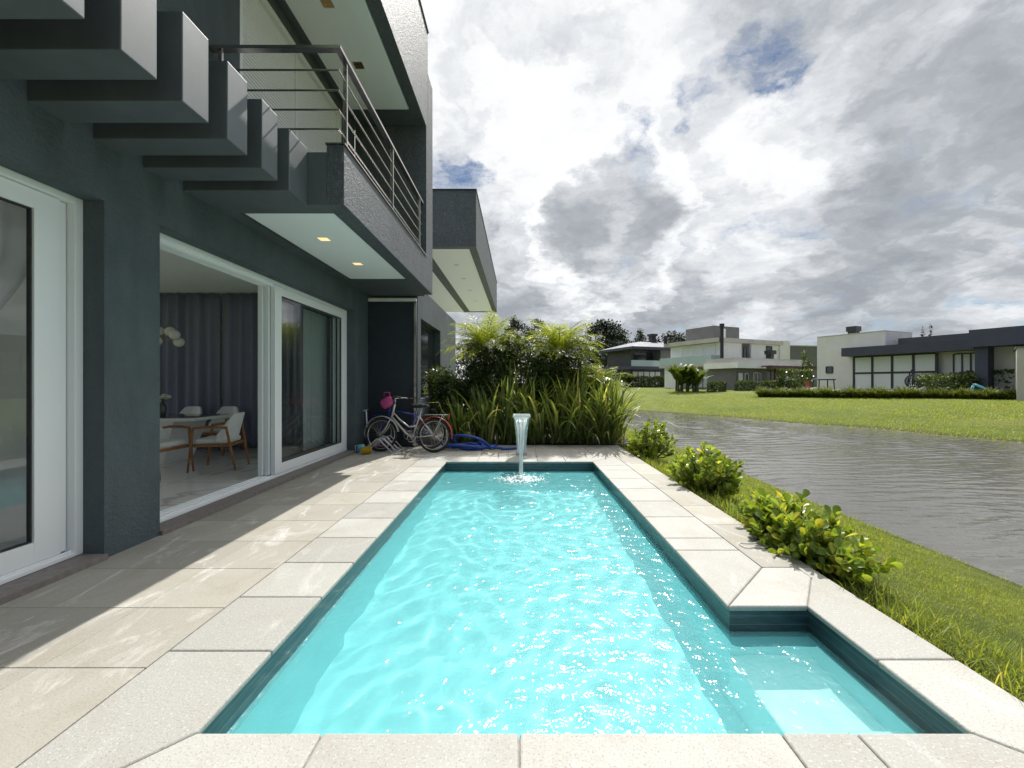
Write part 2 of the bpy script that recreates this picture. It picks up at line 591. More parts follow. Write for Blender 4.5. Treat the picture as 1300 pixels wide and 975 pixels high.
def foam_mat():
    m, t, b, o = new_mat('foam')
    b.inputs['Base Color'].default_value = (0.86, 0.93, 0.93, 1)
    b.inputs['Roughness'].default_value = 0.25


foam_mat()


def lamp_mat():
    m, t, b, o = new_mat('warm_lamp')
    b.inputs['Base Color'].default_value = (0.8, 0.7, 0.45, 1)
    b.inputs['Emission Color'].default_value = (1.0, 0.66, 0.28, 1)
    b.inputs['Emission Strength'].default_value = 0.75


lamp_mat()


def sheer_mat():
    m, t, b, o = new_mat('sheer_white')
    b.inputs['Base Color'].default_value = (0.88, 0.90, 0.90, 1)
    b.inputs['Roughness'].default_value = 0.9
    tr = t.node('ShaderNodeBsdfTranslucent')
    tr.inputs[0].default_value = (0.7, 0.75, 0.75, 1)
    mx = t.node('ShaderNodeMixShader')
    mx.inputs[0].default_value = 0.4
    t.l.new(b.outputs[0], mx.inputs[1])
    t.l.new(tr.outputs[0], mx.inputs[2])
    t.l.new(mx.outputs[0], o.inputs[0])


sheer_mat()


def ground_mat():
    m, t, b, o = new_mat('lawn')
    p = geo_pos(t)
    a = t.noise(t.mapping(p, scale=(1, 0.5, 1)), 0.30, 8, 0.72, 0.8)
    f = t.noise(p, 3.5, 5, 0.7)
    ff = t.noise(p, 60, 3, 0.7)
    c = t.ramp(a, [(0.30, (0.08, 0.12, 0.016)), (0.46, (0.14, 0.18, 0.024)), (0.56, (0.175, 0.20, 0.032)), (0.70, (0.25, 0.23, 0.065))])
    c = t.mix(t.range(f, 0.38, 0.66, 0, 0.75), c, (0.075, 0.11, 0.018))
    dry = t.noise(t.mapping(p, loc=(4, 9, 1)), 0.8, 7, 0.75, 1.0)
    c = t.mix(t.range(dry, 0.54, 0.72, 0, 0.55), c, (0.27, 0.235, 0.085))
    c = t.mix(t.range(ff, 0.5, 0.72, 0, 0.5), c, (0.24, 0.23, 0.07))
    sp = t.node('ShaderNodeSeparateXYZ')
    t.l.new(p, sp.inputs[0])
    mud = t.range(t.math('ADD', sp.outputs[2], t.math('MULTIPLY', t.math('SUBTRACT', f, 0.5), 0.2)), -0.80, -0.90)
    c = t.mix(mud, c, (0.07, 0.065, 0.025))
    t.put(b.inputs['Base Color'], c)
    b.inputs['Roughness'].default_value = 0.9
    b.inputs['Specular IOR Level'].default_value = 0.15
    hh = t.math('ADD', ff, t.math('MULTIPLY', f, 1.2))
    t.put(b.inputs['Normal'], t.bump(hh, 1.0, 0.05))


ground_mat()


def shutter_mat():
    m, t, b, o = new_mat('shutter_white')
    b.inputs['Base Color'].default_value = (0.86, 0.87, 0.87, 1)
    b.inputs['Roughness'].default_value = 0.4


shutter_mat()

# ------------------------------------------------------------------ mesh helpers
class MB:
    """collects simple shapes into one mesh"""
    def __init__(s):
        s.v, s.f = [], []

    def add(s, v, f):
        k = len(s.v)
        s.v += [tuple(p) for p in v]
        s.f += [tuple(i + k for i in q) for q in f]
        return s

    def box(s, x0, x1, y0, y1, z0, z1):
        x0, x1 = min(x0, x1), max(x0, x1)
        y0, y1 = min(y0, y1), max(y0, y1)
        z0, z1 = min(z0, z1), max(z0, z1)
        v = [(x0, y0, z0), (x1, y0, z0), (x1, y1, z0), (x0, y1, z0), (x0, y0, z1), (x1, y0, z1), (x1, y1, z1), (x0, y1, z1)]
        return s.add(v, [(0, 3, 2, 1), (4, 5, 6, 7), (0, 1, 5, 4), (1, 2, 6, 5), (2, 3, 7, 6), (3, 0, 4, 7)])

    def prism(s, poly, z0, z1):
        n = len(poly)
        v = [(x, y, z0) for x, y in poly] + [(x, y, z1) for x, y in poly]
        f = [tuple(range(n - 1, -1, -1)), tuple(range(n, 2 * n))]
        f += [(i, (i + 1) % n, n + (i + 1) % n, n + i) for i in range(n)]
        return s.add(v, f)

    def tube(s, path, r, n=8, cap=True, closed=False):
        path = [Vector(p) for p in path]
        m = len(path)
        rs = r if isinstance(r, (list, tuple)) else [r] * m
        v, f = [], []
        up = None
        for i, p in enumerate(path):
            if closed:
                t = (path[(i + 1) % m] - path[i - 1]).normalized()
            else:
                t = (path[min(i + 1, m - 1)] - path[max(i - 1, 0)]).normalized()
            if up is None:
                up = Vector((0, 0, 1)) if abs(t.z) < 0.9 else Vector((1, 0, 0))
            a = t.cross(up)
            if a.length < 1e-6:
                a = t.orthogonal()
            a.normalize()
            b = a.cross(t).normalized()
            up = b
            for k in range(n):
                q = 2 * PI * k / n
                v.append(p + a * math.cos(q) * rs[i] + b * math.sin(q) * rs[i])
        for i in range(m if closed else m - 1):
            j = (i + 1) % m
            for k in range(n):
                l = (k + 1) % n
                f.append((i * n + k, i * n + l, j * n + l, j * n + k))
        if cap and not closed:
            f.append(tuple(range(n - 1, -1, -1)))
            f.append(tuple(range((m - 1) * n, m * n)))
        return s.add(v, f)

    def ring(s, c, axis, rad, r, n=32, k=8):
        c, axis = Vector(c), Vector(axis).normalized()
        a = axis.orthogonal().normalized()
        b = axis.cross(a)
        return s.tube([c + (a * math.cos(2 * PI * i / n) + b * math.sin(2 * PI * i / n)) * rad for i in range(n)], r, k, closed=True)

    def ball(s, c, r, n=12, m=8, sc=(1, 1, 1)):
        v, f = [], []
        for i in range(m + 1):
            th = PI * i / m
            for k in range(n):
                ph = 2 * PI * k / n
                v.append((c[0] + r * sc[0] * math.sin(th) * math.cos(ph), c[1] + r * sc[1] * math.sin(th) * math.sin(ph), c[2] + r * sc[2] * math.cos(th)))
        for i in range(m):
            for k in range(n):
                l = (k + 1) % n
                f.append((i * n + k, (i + 1) * n + k, (i + 1) * n + l, i * n + l))
        return s.add(v, f)

    def lathe(s, c, prof, n=20):
        v, f = [], []
        for r, z in prof:
            for k in range(n):
                v.append((c[0] + r * math.cos(2 * PI * k / n), c[1] + r * math.sin(2 * PI * k / n), c[2] + z))
        for i in range(len(prof) - 1):
            for k in range(n):
                l = (k + 1) % n
                f.append((i * n + k, i * n + l, (i + 1) * n + l, (i + 1) * n + k))
        return s.add(v, f)

    def build(s, name, mat, parent=None, smooth=False, bevel=0.0, seg=2):
        me = bpy.data.meshes.new(name)
        me.from_pydata(s.v, [], s.f)
        return link_mesh(name, me, mat, parent, smooth, bevel, seg)


def link_mesh(name, me, mat, parent=None, smooth=False, bevel=0.0, seg=2):
    me.update()
    o = bpy.data.objects.new(name, me)
    COL.objects.link(o)
    me.materials.append(MATS[mat])
    if smooth:
        me.polygons.foreach_set('use_smooth', [True] * len(me.polygons))
        me.update()
    if bevel:
        b = o.modifiers.new('bevel', 'BEVEL')
        b.width = bevel
        b.segments = seg
        b.limit_method = 'ANGLE'
        b.angle_limit = R(40)
    if parent is not None:
        o.parent = parent
    return o


def np_mesh(name, V, F, mat, parent=None, smooth=False):
    """V (n,3) and F (m,k) arrays -> one mesh object"""
    me = bpy.data.meshes.new(name)
    V = np.asarray(V, np.float32)
    F = np.asarray(F, np.int32)
    me.vertices.add(len(V))
    me.vertices.foreach_set('co', V.ravel())
    k = F.shape[1]
    me.loops.add(F.size)
    me.loops.foreach_set('vertex_index', F.ravel())
    me.polygons.add(len(F))
    me.polygons.foreach_set('loop_start', np.arange(0, F.size, k, dtype=np.int32))
    me.polygons.foreach_set('loop_total', np.full(len(F), k, np.int32))
    me.update(calc_edges=True)
    return link_mesh(name, me, mat, parent, smooth)


def scatter(tv, tf, P, X, Y, Z, sc):
    """copies of a template placed at P with axes X, Y, Z and size sc"""
    tv = np.asarray(tv, float)
    tf = np.asarray(tf, int)
    n = len(P)
    sc = np.broadcast_to(np.asarray(sc, float).reshape(n, -1), (n, 3))
    V = P[:, None, :] + tv[None, :, 0:1] * (X * sc[:, 0:1])[:, None, :] + tv[None, :, 1:2] * (Y * sc[:, 1:2])[:, None, :] + tv[None, :, 2:3] * (Z * sc[:, 2:3])[:, None, :]
    F = tf[None] + (np.arange(n) * len(tv))[:, None, None]
    return V.reshape(-1, 3), F.reshape(-1, tf.shape[1])


def unit(a):
    return a / np.maximum(np.linalg.norm(a, axis=1, keepdims=True), 1e-9)


def frames(dirs, n):
    """axes for leaves that point along dirs: X sideways, Y along, Z their face normal (near n)"""
    Yv = unit(dirs)
    Xv = unit(np.cross(Yv, n))
    Zv = np.cross(Xv, Yv)
    return Xv, Yv, Zv


def tag(o, label=None, cat=None, group=None, kind=None):
    if label:
        o['label'] = label
    if cat:
        o['category'] = cat
    if group:
        o['group'] = group
    if kind:
        o['kind'] = kind
    return o


def thing(name, label, cat, loc=(0, 0, 0), rz=0.0, group=None):
    o = bpy.data.objects.new(name, None)
    COL.objects.link(o)
    o.empty_display_size = 0.2
    o.location = loc
    o.rotation_euler = (0, 0, rz)
    return tag(o, label, cat, group)


def struct(o):
    o['kind'] = 'structure'
    return o


def copy_tree(o, parent=None):
    c = o.copy()
    COL.objects.link(c)
    if parent is not None:
        c.parent = parent
    for ch in [k for k in o.children]:
        copy_tree(ch, c)
    return c


# ------------------------------------------------------------------ ground, lake
def far_shore(y):
    return np.interp(y, [-120, 0, 10, 15.5, 20.4, 23.6, 29.5, 33, 36, 40, 46, 60, 80], [24, 22, 20.3, 19, 17.3, 15.2, 12.2, 9.3, 6.4, 2.5, -5, -30, -400])


LAKE_Z = -0.90


def ground_h(x, y):
    near = np.interp(x, [2.1, 2.5, 3.6, 5.5, 7.5, 9], [-0.03, -0.07, -0.36, -0.90, -1.5, -1.8])
    s = (x - far_shore(y)) * 0.8
    s = np.where(y > 60, 60, s)
    far = np.interp(s, [-5, 0, 4, 11, 24, 60, 400], [-1.8, -0.9, -0.45, -0.02, 0.45, 0.6, 1.2])
    h = np.where((x < 6.5) & (y < 36), np.maximum(near, np.where(x < 5, -9, far)), far)
    h = np.where((x < 2.1) & (y < 40), -0.03, h)
    pool = (x > -1.75) & (x < 2.05) & (y > 1.15) & (y < 7.5)
    h = np.where(pool, -2.2, h)
    house = (x < -2.4) & (y < 40)
    return np.where(house, -0.12, h)


def build_ground():
    xs = np.concatenate([np.linspace(-900, -60, 10), np.linspace(-50, -4, 14), np.arange(-3.5, 8, 0.25), np.arange(8, 62, 1.0), np.linspace(66, 160, 16), np.linspace(200, 1500, 12)])
    ys = np.concatenate([np.linspace(-900, -40, 8), np.linspace(-30, 0, 8), np.arange(0.5, 40, 0.5), np.arange(40, 110, 2.0), np.linspace(120, 300, 12), np.linspace(400, 2500, 10)])
    X, Y = np.meshgrid(xs, ys)
    Z = ground_h(X, Y)
    Z = Z + np.where((X > 2.6) & (Z > -0.95), (np.sin(X * 0.9 + Y * 0.37) + np.sin(Y * 0.8 - X * 0.3)) * 0.02, 0)
    V = np.stack([X, Y, Z], -1).reshape(-1, 3)
    nx, ny = len(xs), len(ys)
    i = np.arange(ny - 1)[:, None] * nx + np.arange(nx - 1)[None]
    F = np.stack([i, i + 1, i + nx + 1, i + nx], -1).reshape(-1, 4)
    return struct(np_mesh('ground', V, F, 'lawn', smooth=True))


build_ground()


def build_lake():
    """wind ripples as real relief where the lake is near, flat sheet further off"""
    r = np.random.default_rng(17)
    xs = np.concatenate([np.arange(3.5, 26, 0.10), [30, 40, 60]])
    ys = np.concatenate([[-150, -30, -4], np.arange(0.5, 14, 0.055), np.arange(14, 26, 0.085), np.arange(26, 40, 0.14), [44, 50, 60, 70]])
    X, Y = np.meshgrid(xs, ys)
    Xw = X + 0.20 * np.sin(Y * 0.9 + 0.5 * np.sin(X * 0.7))
    Yw = Y + 0.16 * np.sin(X * 0.9 + 0.8 + 0.4 * Y) + 0.05 * np.sin(X * 2.1 - Y * 0.9)
    Z = np.zeros_like(X)
    for k in range(20):
        lam = 0.24 * 1.05 ** k * r.uniform(.9, 1.1)
        a = r.normal(math.pi / 2 + 0.16, 0.24)
        ph = r.uniform(0, 6.3)
        Z += 0.0066 * lam * np.sin(2 * PI / lam * (Xw * math.cos(a) + Yw * math.sin(a)) + ph)
    gust = 0.72 + 0.28 * np.sin(X * 0.31 + Y * 0.22 + np.sin(Y * 0.4)) * np.sin(Y * 0.17 - X * 0.12 + 1.0)
    fine = (X > 3.4) & (X < 26) & (Y > 0.4) & (Y < 40.2)
    Z = np.where(fine, Z * gust, 0) + LAKE_Z
    V = np.stack([X, Y, Z], -1).reshape(-1, 3)
    n = len(xs)
    i = np.arange(len(ys) - 1)[:, None] * n + np.arange(n - 1)[None]
    F = np.stack([i, i + 1, i + n + 1, i + n], -1).reshape(-1, 4)
    return struct(np_mesh('lake_water', V, F, 'lake_water', smooth=True))


lk = build_lake()
LAKE = lk

# lawn blades on the near bank
def blades(n, x0, x1, y0, y1, h0, h1, w, cx=None):
    x = rng.uniform(x0, x1, n)
    y = y0 + (y1 - y0) * rng.uniform(0, 1, n) ** 1.5
    z = ground_h(x, y)
    ok = z > LAKE_Z - 0.02
    ok &= rng.uniform(0, 1, n) < 0.55 + 0.5 * np.sin(x * 3.1 + np.sin(y * 2.3) * 1.5) * np.sin(y * 2.7 + x)+0.3
    x, y, z = x[ok], y[ok], z[ok]
    n = len(x)
    a = rng.uniform(0, 2 * PI, n)
    lean = rng.uniform(0.1, 0.9, n)
    h = rng.uniform(h0, h1, n)
    d = np.stack([np.cos(a) * lean, np.sin(a) * lean, np.ones(n)], -1)
    side = np.stack([-np.sin(a), np.cos(a), np.zeros(n)], -1)
    Xv, Yv, Zv = frames(d, np.stack([np.cos(a), np.sin(a), np.zeros(n)], -1) + 1e-3)
    tv = [(-.5, 0, 0), (.5, 0, 0), (.35, .55, .06), (-.35, .55, .06), (0, 1, .22)]
    P = np.stack([x, y, z - 0.006], -1)
    sc = np.stack([np.full(n, w), h, h], -1)
    V, F4 = scatter(tv, [(0, 1, 2, 3)], P, Xv, Yv, Zv, sc)
    _, F3 = scatter(tv, [(3, 2, 4)], P, Xv, Yv, Zv, sc)
    F = np.concatenate([F4, np.concatenate([F3, F3[:, 2:3]], 1)])
    return V, F


def tri_quads(name, V, F, mat, parent=None):
    """quads, some of them triangles written with a repeated last corner"""
    me = bpy.data.meshes.new(name)
    tri = F[:, 2] == F[:, 3]
    q, t3 = F[~tri], F[tri][:, :3]
    me.vertices.add(len(V))
    me.vertices.foreach_set('co', np.asarray(V, np.float32).ravel())
    loops = np.concatenate([q.ravel(), t3.ravel()]).astype(np.int32)
    me.loops.add(len(loops))
    me.loops.foreach_set('vertex_index', loops)
    me.polygons.add(len(q) + len(t3))
    st = np.concatenate([np.arange(len(q)) * 4, len(q) * 4 + np.arange(len(t3)) * 3]).astype(np.int32)
    me.polygons.foreach_set('loop_start', st)
    me.polygons.foreach_set('loop_total', np.concatenate([np.full(len(q), 4), np.full(len(t3), 3)]).astype(np.int32))
    me.update(calc_edges=True)
    return link_mesh(name, me, mat, parent)


def cat(parts):
    Vs, Fs, k = [], [], 0
    for V, F in parts:
        Vs.append(V)
        Fs.append(F + k)
        k += len(V)
    return np.concatenate(Vs), np.concatenate(Fs)


gp = [blades(95000, 2.15, 5.75, 1.0, 6.5, 0.02, 0.05, 0.0045), blades(50000, 2.15, 5.75, 5.0, 16, 0.025, 0.06, 0.008),
      blades(2600, 2.16, 2.5, 1.2, 8.8, 0.05, 0.20, 0.006), blades(70000, 12, 34, 14, 40, 0.04, 0.13, 0.022), blades(2500, 5.0, 5.8, 1.0, 16, 0.05, 0.12, 0.007)]
V, F = cat(gp)
gr = tri_quads('lawn_grass', V, F, 'grass_blade')
tag(gr, 'short lawn grass on the bank between deck and lake', 'grass', kind='stuff')

# ------------------------------------------------------------------ pool and deck
PXL, PXR, NXR = -1.244, 1.262, 1.745
PY0, PY1, NY = 1.60, 7.09, 2.50
WZ = -0.165
G = 0.0018                                             # half a joint
pool = thing('swimming_pool', 'long turquoise pool with dark tiled rim and a shallow step corner', 'pool', (0, 0, 0))


def shrink(poly, g):
    """inset a convex polygon by g"""
    n = len(poly)
    out = []
    cx = sum(p[0] for p in poly) / n
    cy = sum(p[1] for p in poly) / n
    lines = []
    for i in range(n):
        a, b = Vector(poly[i]), Vector(poly[(i + 1) % n])
        d = (b - a).normalized()
        nrm = Vector((-d.y, d.x))
        if nrm.dot(Vector((cx, cy)) - a) < 0:
            nrm = -nrm
        lines.append((a + nrm * g, d))
    for i in range(n):
        p, d = lines[i - 1]
        q, e = lines[i]
        den = d.x * e.y - d.y * e.x
        t = ((q.x - p.x) * e.y - (q.y - p.y) * e.x) / den
        out.append((p.x + d.x * t, p.y + d.y * t))
    return out


cop = MB()
def slab(poly, z0=-0.034, z1=0.0, g=G, mb=cop):
    mb.prism(shrink([(float(a), float(b)) for a, b in poly], g), z0, z1)


LO, RO, OUT = -1.77, 1.78, 2.14
# left row
ly = [1.60, 2.085, 2.61, 3.11, 3.61, 4.13, 4.65, 5.17, 5.69, 6.21, 6.65, 7.09]
slab([(LO, 1.075), (PXL, 1.60), (PXL, ly[1]), (LO, ly[1])])
for a, b in zip(ly[1:-2], ly[2:-1]):
    slab([(LO, a), (PXL, a), (PXL, b), (LO, b)])
slab([(LO, 6.65), (PXL, 6.65), (PXL, 7.09), (LO, 7.61)])
# far row
fx = [PXL, -0.72, -0.2, 0.32, 0.80, PXR]
slab([(PXL, 7.09), (-0.72, 7.09), (-0.72, 7.61), (LO, 7.61)])
for a, b in zip(fx[1:-2], fx[2:-1]):
    slab([(a, 7.09), (b, 7.09), (b, 7.61), (a, 7.61)])
slab([(0.80, 7.09), (PXR, 7.09), (RO, 7.61), (0.80, 7.61)])
# right row
ry = [3.34, 3.60, 4.17, 4.73, 5.29, 5.85, 6.41, 6.75]
slab([(PXR, 2.50), (RO, 3.03), (RO, 3.34), (PXR, 3.34)])
for a, b in zip(ry[:-1], ry[1:]):
    slab([(PXR, a), (RO, a), (RO, b), (PXR, b)])
slab([(PXR, 6.75), (RO, 6.75), (RO, 7.61), (PXR, 7.09)])
# step corner
slab([(PXR, 2.50), (NXR, 2.50), (2.03, 2.87), (2.03, 3.03), (RO, 3.03)])
slab([(NXR, 2.02), (OUT, 2.02), (OUT, 3.03), (2.03, 3.03), (2.03, 2.87), (NXR, 2.50)])
slab([(NXR, 1.60), (OUT, 1.25), (OUT, 2.02), (NXR, 2.02)])
# near row
nx = [LO, -0.76, 0.0, 1.01, 1.30, NXR]
slab([(LO, 1.075), (-0.76, 1.075), (-0.76, 1.60), (PXL, 1.60)])
for a, b in zip(nx[1:-2], nx[2:-1]):
    slab([(a, 1.075), (b, 1.075), (b, 1.60), (a, 1.60)])
slab([(1.30, 1.075), (OUT, 1.075), (OUT, 1.25), (NXR, 1.60), (1.30, 1.60)])
cop.build('coping', 'coping_stone', pool, bevel=0.011, seg=3)

# basin: walls set back 2 cm under the coping
B = 0.02
bx0, bx1, bnx = PXL - B, PXR + B, NXR + B
by0, by1, bny = PY0 - B, PY1 + B, NY + B
out = [(bx0, by0), (bnx, by0), (bnx, bny), (bx1, bny), (bx1, by1), (bx0, by1)]


def wall_strip(poly, z0, z1, off=0.0):
    m = MB()
    n = len(poly)
    for i in range(n):
        a, b = poly[i], poly[(i + 1) % n]
        m.add([(*a, z0), (*b, z0), (*b, z1), (*a, z1)], [(0, 3, 2, 1)])
    return m


wall_strip(out, -0.235, -0.03).build('waterline_tile', 'slate_tile', pool)
DEEP = -0.88
m = wall_strip(out, DEEP, -0.235)
m.add([(bx0, by0, DEEP), (bnx, by0, DEEP), (bnx, by1, DEEP), (bx0, by1, DEEP)], [(0, 1, 2, 3)])
m.build('basin', 'pool_liner', pool)
st = MB()
st.box(bx1 - 0.02, bnx - 0.002, by0 + 0.002, bny - 0.002, DEEP, -0.44)
st.box(1.50, bnx - 0.003, by0 + 0.003, 1.90, -0.44, -0.31)
st.build('step', 'pool_step', pool, bevel=0.02, seg=3)


# the water: a waving sheet
def pool_waves(X, Y):
    r = np.random.default_rng(5)
    Xw = X + 0.10 * np.sin(Y * 2.3 + 1.0) + 0.05 * np.sin(Y * 5.1)
    Yw = Y + 0.10 * np.sin(X * 2.9) + 0.05 * np.sin(X * 6.0 + 2)
    Z = np.zeros_like(X)
    for k in range(44):
        lam = r.uniform(0.07, 0.34)
        a = r.uniform(0, 2 * PI)
        Z += 0.0056 * lam ** 2 * np.sin(2 * PI / lam * (Xw * math.cos(a) + Yw * math.sin(a)) + r.uniform(0, 6.3))
    d = np.hypot(X - 0.02, Y - 6.35)
    Z += 0.004 * np.cos(2 * PI * d / 0.19) * np.exp(-d / 0.55)
    return Z


xs = np.arange(bx0, bnx + 0.02, 0.022)
ys = np.arange(by0, by1 + 0.02, 0.022)
xs = np.clip(xs, bx0, bnx)
ys = np.clip(ys, by0, by1)
X, Y = np.meshgrid(xs, ys)
Z = WZ + pool_waves(X, Y)
V = np.stack([X, Y, Z], -1).reshape(-1, 3)
n = len(xs)
i = np.arange(len(ys) - 1)[:, None] * n + np.arange(n - 1)[None]
F = np.stack([i, i + 1, i + n + 1, i + n], -1).reshape(-1, 4)
cx = V[F].mean(1)
F = F[(cx[:, 0] < bx1) | (cx[:, 1] < bny)]
pw = np_mesh('pool_water', V, F, 'pool_water', smooth=True)
struct(pw)
pw.cycles.is_caustics_caster = True
for o in pool.children:
    o.cycles.is_caustics_receiver = True

# deck tiles
dk = MB()
xs = [-3.19, -2.80, -2.28, -1.77]
yj = [1.96 + 0.523 * k for k in range(-6, 14)]
for a, b in zip(xs[:-1], xs[1:]):
    for c, d in zip(yj[:-1], yj[1:]):
        if c < -1.0:
            continue
        slab([(a, c), (b, c), (b, min(d, 8.75)), (a, min(d, 8.75))], -0.03, 0.0, 0.0016, dk)
xs = [-2.8 + 0.52 * k for k in range(0, 10)] + [OUT]
for a, b in zip(xs[:-1], xs[1:]):
    if b <= -1.9:
        continue
    for c, d in ((7.61, 8.13), (8.13, 8.65), (8.65, 8.97)):
        slab([(max(a, -1.77), c), (b, c), (b, d), (max(a, -1.77), d)], -0.03, 0.0, 0.0016, dk)
oy = [3.03, 3.94, 4.55, 5.3, 6.1, 6.9, 7.61]
for c, d in zip(oy[:-1], oy[1:]):
    slab([(RO, c), (OUT, c), (OUT, d), (RO, d)], -0.03, 0.0, 0.0016, dk)
slab([(RO, 3.03), (RO, 3.035), (OUT, 3.035), (OUT, 3.03)], -0.03, -0.002, 0.0001, dk)
yn = [-1.0, -0.5, 0.02, 0.55, 1.075]
xn = [-1.77 + 0.56 * k for k in range(8)]
for a, b in zip(xn[:-1], xn[1:]):
    for c, d in zip(yn[:-1], yn[1:]):
        slab([(a, c), (min(b, OUT), c), (min(b, OUT), d), (a, d)], -0.03, 0.0, 0.0016, dk)
deck = struct(dk.build('pool_deck', 'deck_stone', None, bevel=0.003, seg=1))
# mortar bed under the slabs, a ring round the pool
bd = MB()
bd.box(-3.3, bx0 - 0.004, -1.0, 9.0, -0.25, -0.012)
bd.box(bx0 - 0.004, OUT - 0.006, by1 + 0.004, 9.0, -0.25, -0.012)
bd.box(bx1 + 0.004, OUT - 0.006, bny + 0.004, by1 + 0.004, -0.25, -0.012)
bd.box(bnx + 0.004, OUT - 0.006, by0 - 0.004, bny + 0.004, -0.25, -0.012)
bd.box(bx0 - 0.004, OUT - 0.006, -1.0, by0 - 0.004, -0.25, -0.012)
struct(bd.build('deck_bed', 'grout'))
MB().box(-2.15, 2.6, 9.0, 11.5, -0.3, -0.02).build('planting_bed', 'soil')['kind'] = 'structure'

# ------------------------------------------------------------------ the house
house = thing('modern_house', 'dark grey modern two storey house with open sliding doors onto the pool deck', 'house', (-3.18, 4.0, 0))
HM = Matrix.Translation((3.18, -4.0, 0))


def hp(mb, name, mat, parent=None, **kw):
    """a house part written in world coordinates"""
    o = mb.build(name, mat, parent or house, **kw)
    if parent is None:
        o.matrix_parent_inverse = HM
    return o


WX, WI = -3.18, -3.56
m = MB()
m.box(WI, WX, 3.17, 3.66, -0.2, 2.75)                      # pillar between the doors
m.box(WI, WX, -2.5, 8.02, 2.75, 4.0)                       # lintel band
m.box(WI, WX, -2.5, -1.5, -0.2, 2.75)
m.box(WI, WX, -2.5, 4.71, 4.0, 6.6)                        # upper wall before the shutter
m.box(WI, WX, 4.71, 7.45, 6.21, 6.6)
m.box(WI, WX, 7.45, 8.0, 4.0, 6.6)
m.box(WI, WX, 8.02, 8.9, -0.2, 3.18)
hp(m, 'wall', 'dark_stucco')
m = MB()
m.box(-8.6, -8.4, -2.5, 14, 2.85, 6.6)                     # back wall, out of view, its wide openings added to light the rooms
m.box(-8.6, -8.4, -2.5, 14, -0.2, 0.1)
for ya, yb in ((-2.5, -1.8), (2.8, 3.7), (7.9, 14)):
    m.box(-8.6, -8.4, ya, yb, 0.1, 2.85)
m.box(-8.4, WI, -2.7, -2.5, -0.2, 6.6)
m.box(-8.4, WI - 0.002, 3.36, 3.48, 0.05, 3.13)
m.box(-8.4, WI - 0.002, 8.30, 8.45, -0.2, 6.6)
hp(m, 'inner_wall', 'interior_wall')
hp(MB().box(-8.4, WI + 0.01, -2.5, 8.30, -0.2, 0.05), 'floor', 'marble_floor')
hp(MB().box(-8.4, WI - 0.002, -2.5, 8.30, 3.13, 3.30), 'ceiling', 'ceiling_paint')
# lower wing beyond the alcove
WG = -2.15
m = MB()
m.box(-8.4, WG, 8.77, 9.05, -0.2, 3.42)
m.box(-2.45, WG, 9.05, 11.3, -0.2, 1.0)
m.box(-2.45, WG, 9.05, 11.3, 2.76, 3.42)
m.box(-2.45, WG, 11.3, 14.0, -0.2, 3.42)
m.box(-8.4, -2.45, 9.05, 14.0, 3.30, 3.42)
m.box(-8.4, -2.45, 13.8, 14.0, -0.2, 3.30)
hp(m, 'wing_wall', 'dark_stucco')
wf = hp(MB().box(-2.38, -2.33, 9.05, 11.3, 1.0, 2.76), 'window', 'far_metal')
MB().box(-2.328, -2.322, 9.12, 11.23, 1.07, 2.69).build('pane', 'far_glass', wf)
# roll-down screen in the alcove
sc = hp(MB().box(-3.18 + 0.002, WG - 0.003, 8.70, 8.74, 0.01, 3.06), 'roller_screen', 'screen_black')
MB().box(-3.17, WG - 0.01, 8.66, 8.75, 3.06, 3.13).build('cassette', 'white_metal', sc, bevel=0.01)
MB().box(WG - 0.055, WG - 0.006, 8.665, 8.698, 0.0, 3.06).build('guide_rail', 'steel', sc)
# balcony slab and its fascia
BF = -1.80
m = MB()
m.box(WX, -2.0, 4.25, 8.75, 3.30, 3.72)
m.box(WX, -3.03, 4.25, 8.75, 3.18, 3.30)
m.box(-2.0, -1.98, 4.25, 8.75, 3.18, 3.30)
m.box(-3.03, -2.0, 4.25, 4.47, 3.18, 3.30)
m.box(-3.03, -2.0, 7.37, 8.75, 3.18, 3.30)
m.box(-2.0, -1.98, 4.25, 8.75, 3.30, 3.72)
slabo = hp(m, 'balcony_slab', 'beam_paint')
hp(MB().box(-1.98, BF, 4.25, 8.6, 3.18, 3.80), 'balcony_fascia', 'grained_stucco', bevel=0.006)
hp(MB().box(-1.99, BF + 0.015, 4.24, 8.0, 3.80, 3.815), 'balcony_cap', 'steel')
hp(MB().box(-2.99, -2.02, 4.50, 7.34, 3.195, 3.22), 'balcony_soffit', 'soffit_white')


def spot(x, y, z, s, lit):
    """square recessed ceiling spot, facing down"""
    f = MB()
    f.box(x - s, x + s, y - s, y - s + 0.012, z - 0.006, z + 0.01)
    f.box(x - s, x + s, y + s - 0.012, y + s, z - 0.006, z + 0.01)
    f.box(x - s, x - s + 0.012, y - s + 0.012, y + s - 0.012, z - 0.006, z + 0.01)
    f.box(x + s - 0.012, x + s, y - s + 0.012, y + s - 0.012, z - 0.006, z + 0.01)
    o = hp(f, 'ceiling_spot', 'upvc_white')
    MB().box(x - s + 0.012, x + s - 0.012, y - s + 0.012, y + s - 0.012, z - 0.003, z + 0.008).build('lens', 'warm_lamp' if lit else 'brass', o)


spot(-2.50, 5.30, 3.195, 0.075, True)
spot(-2.50, 6.40, 3.195, 0.075, True)
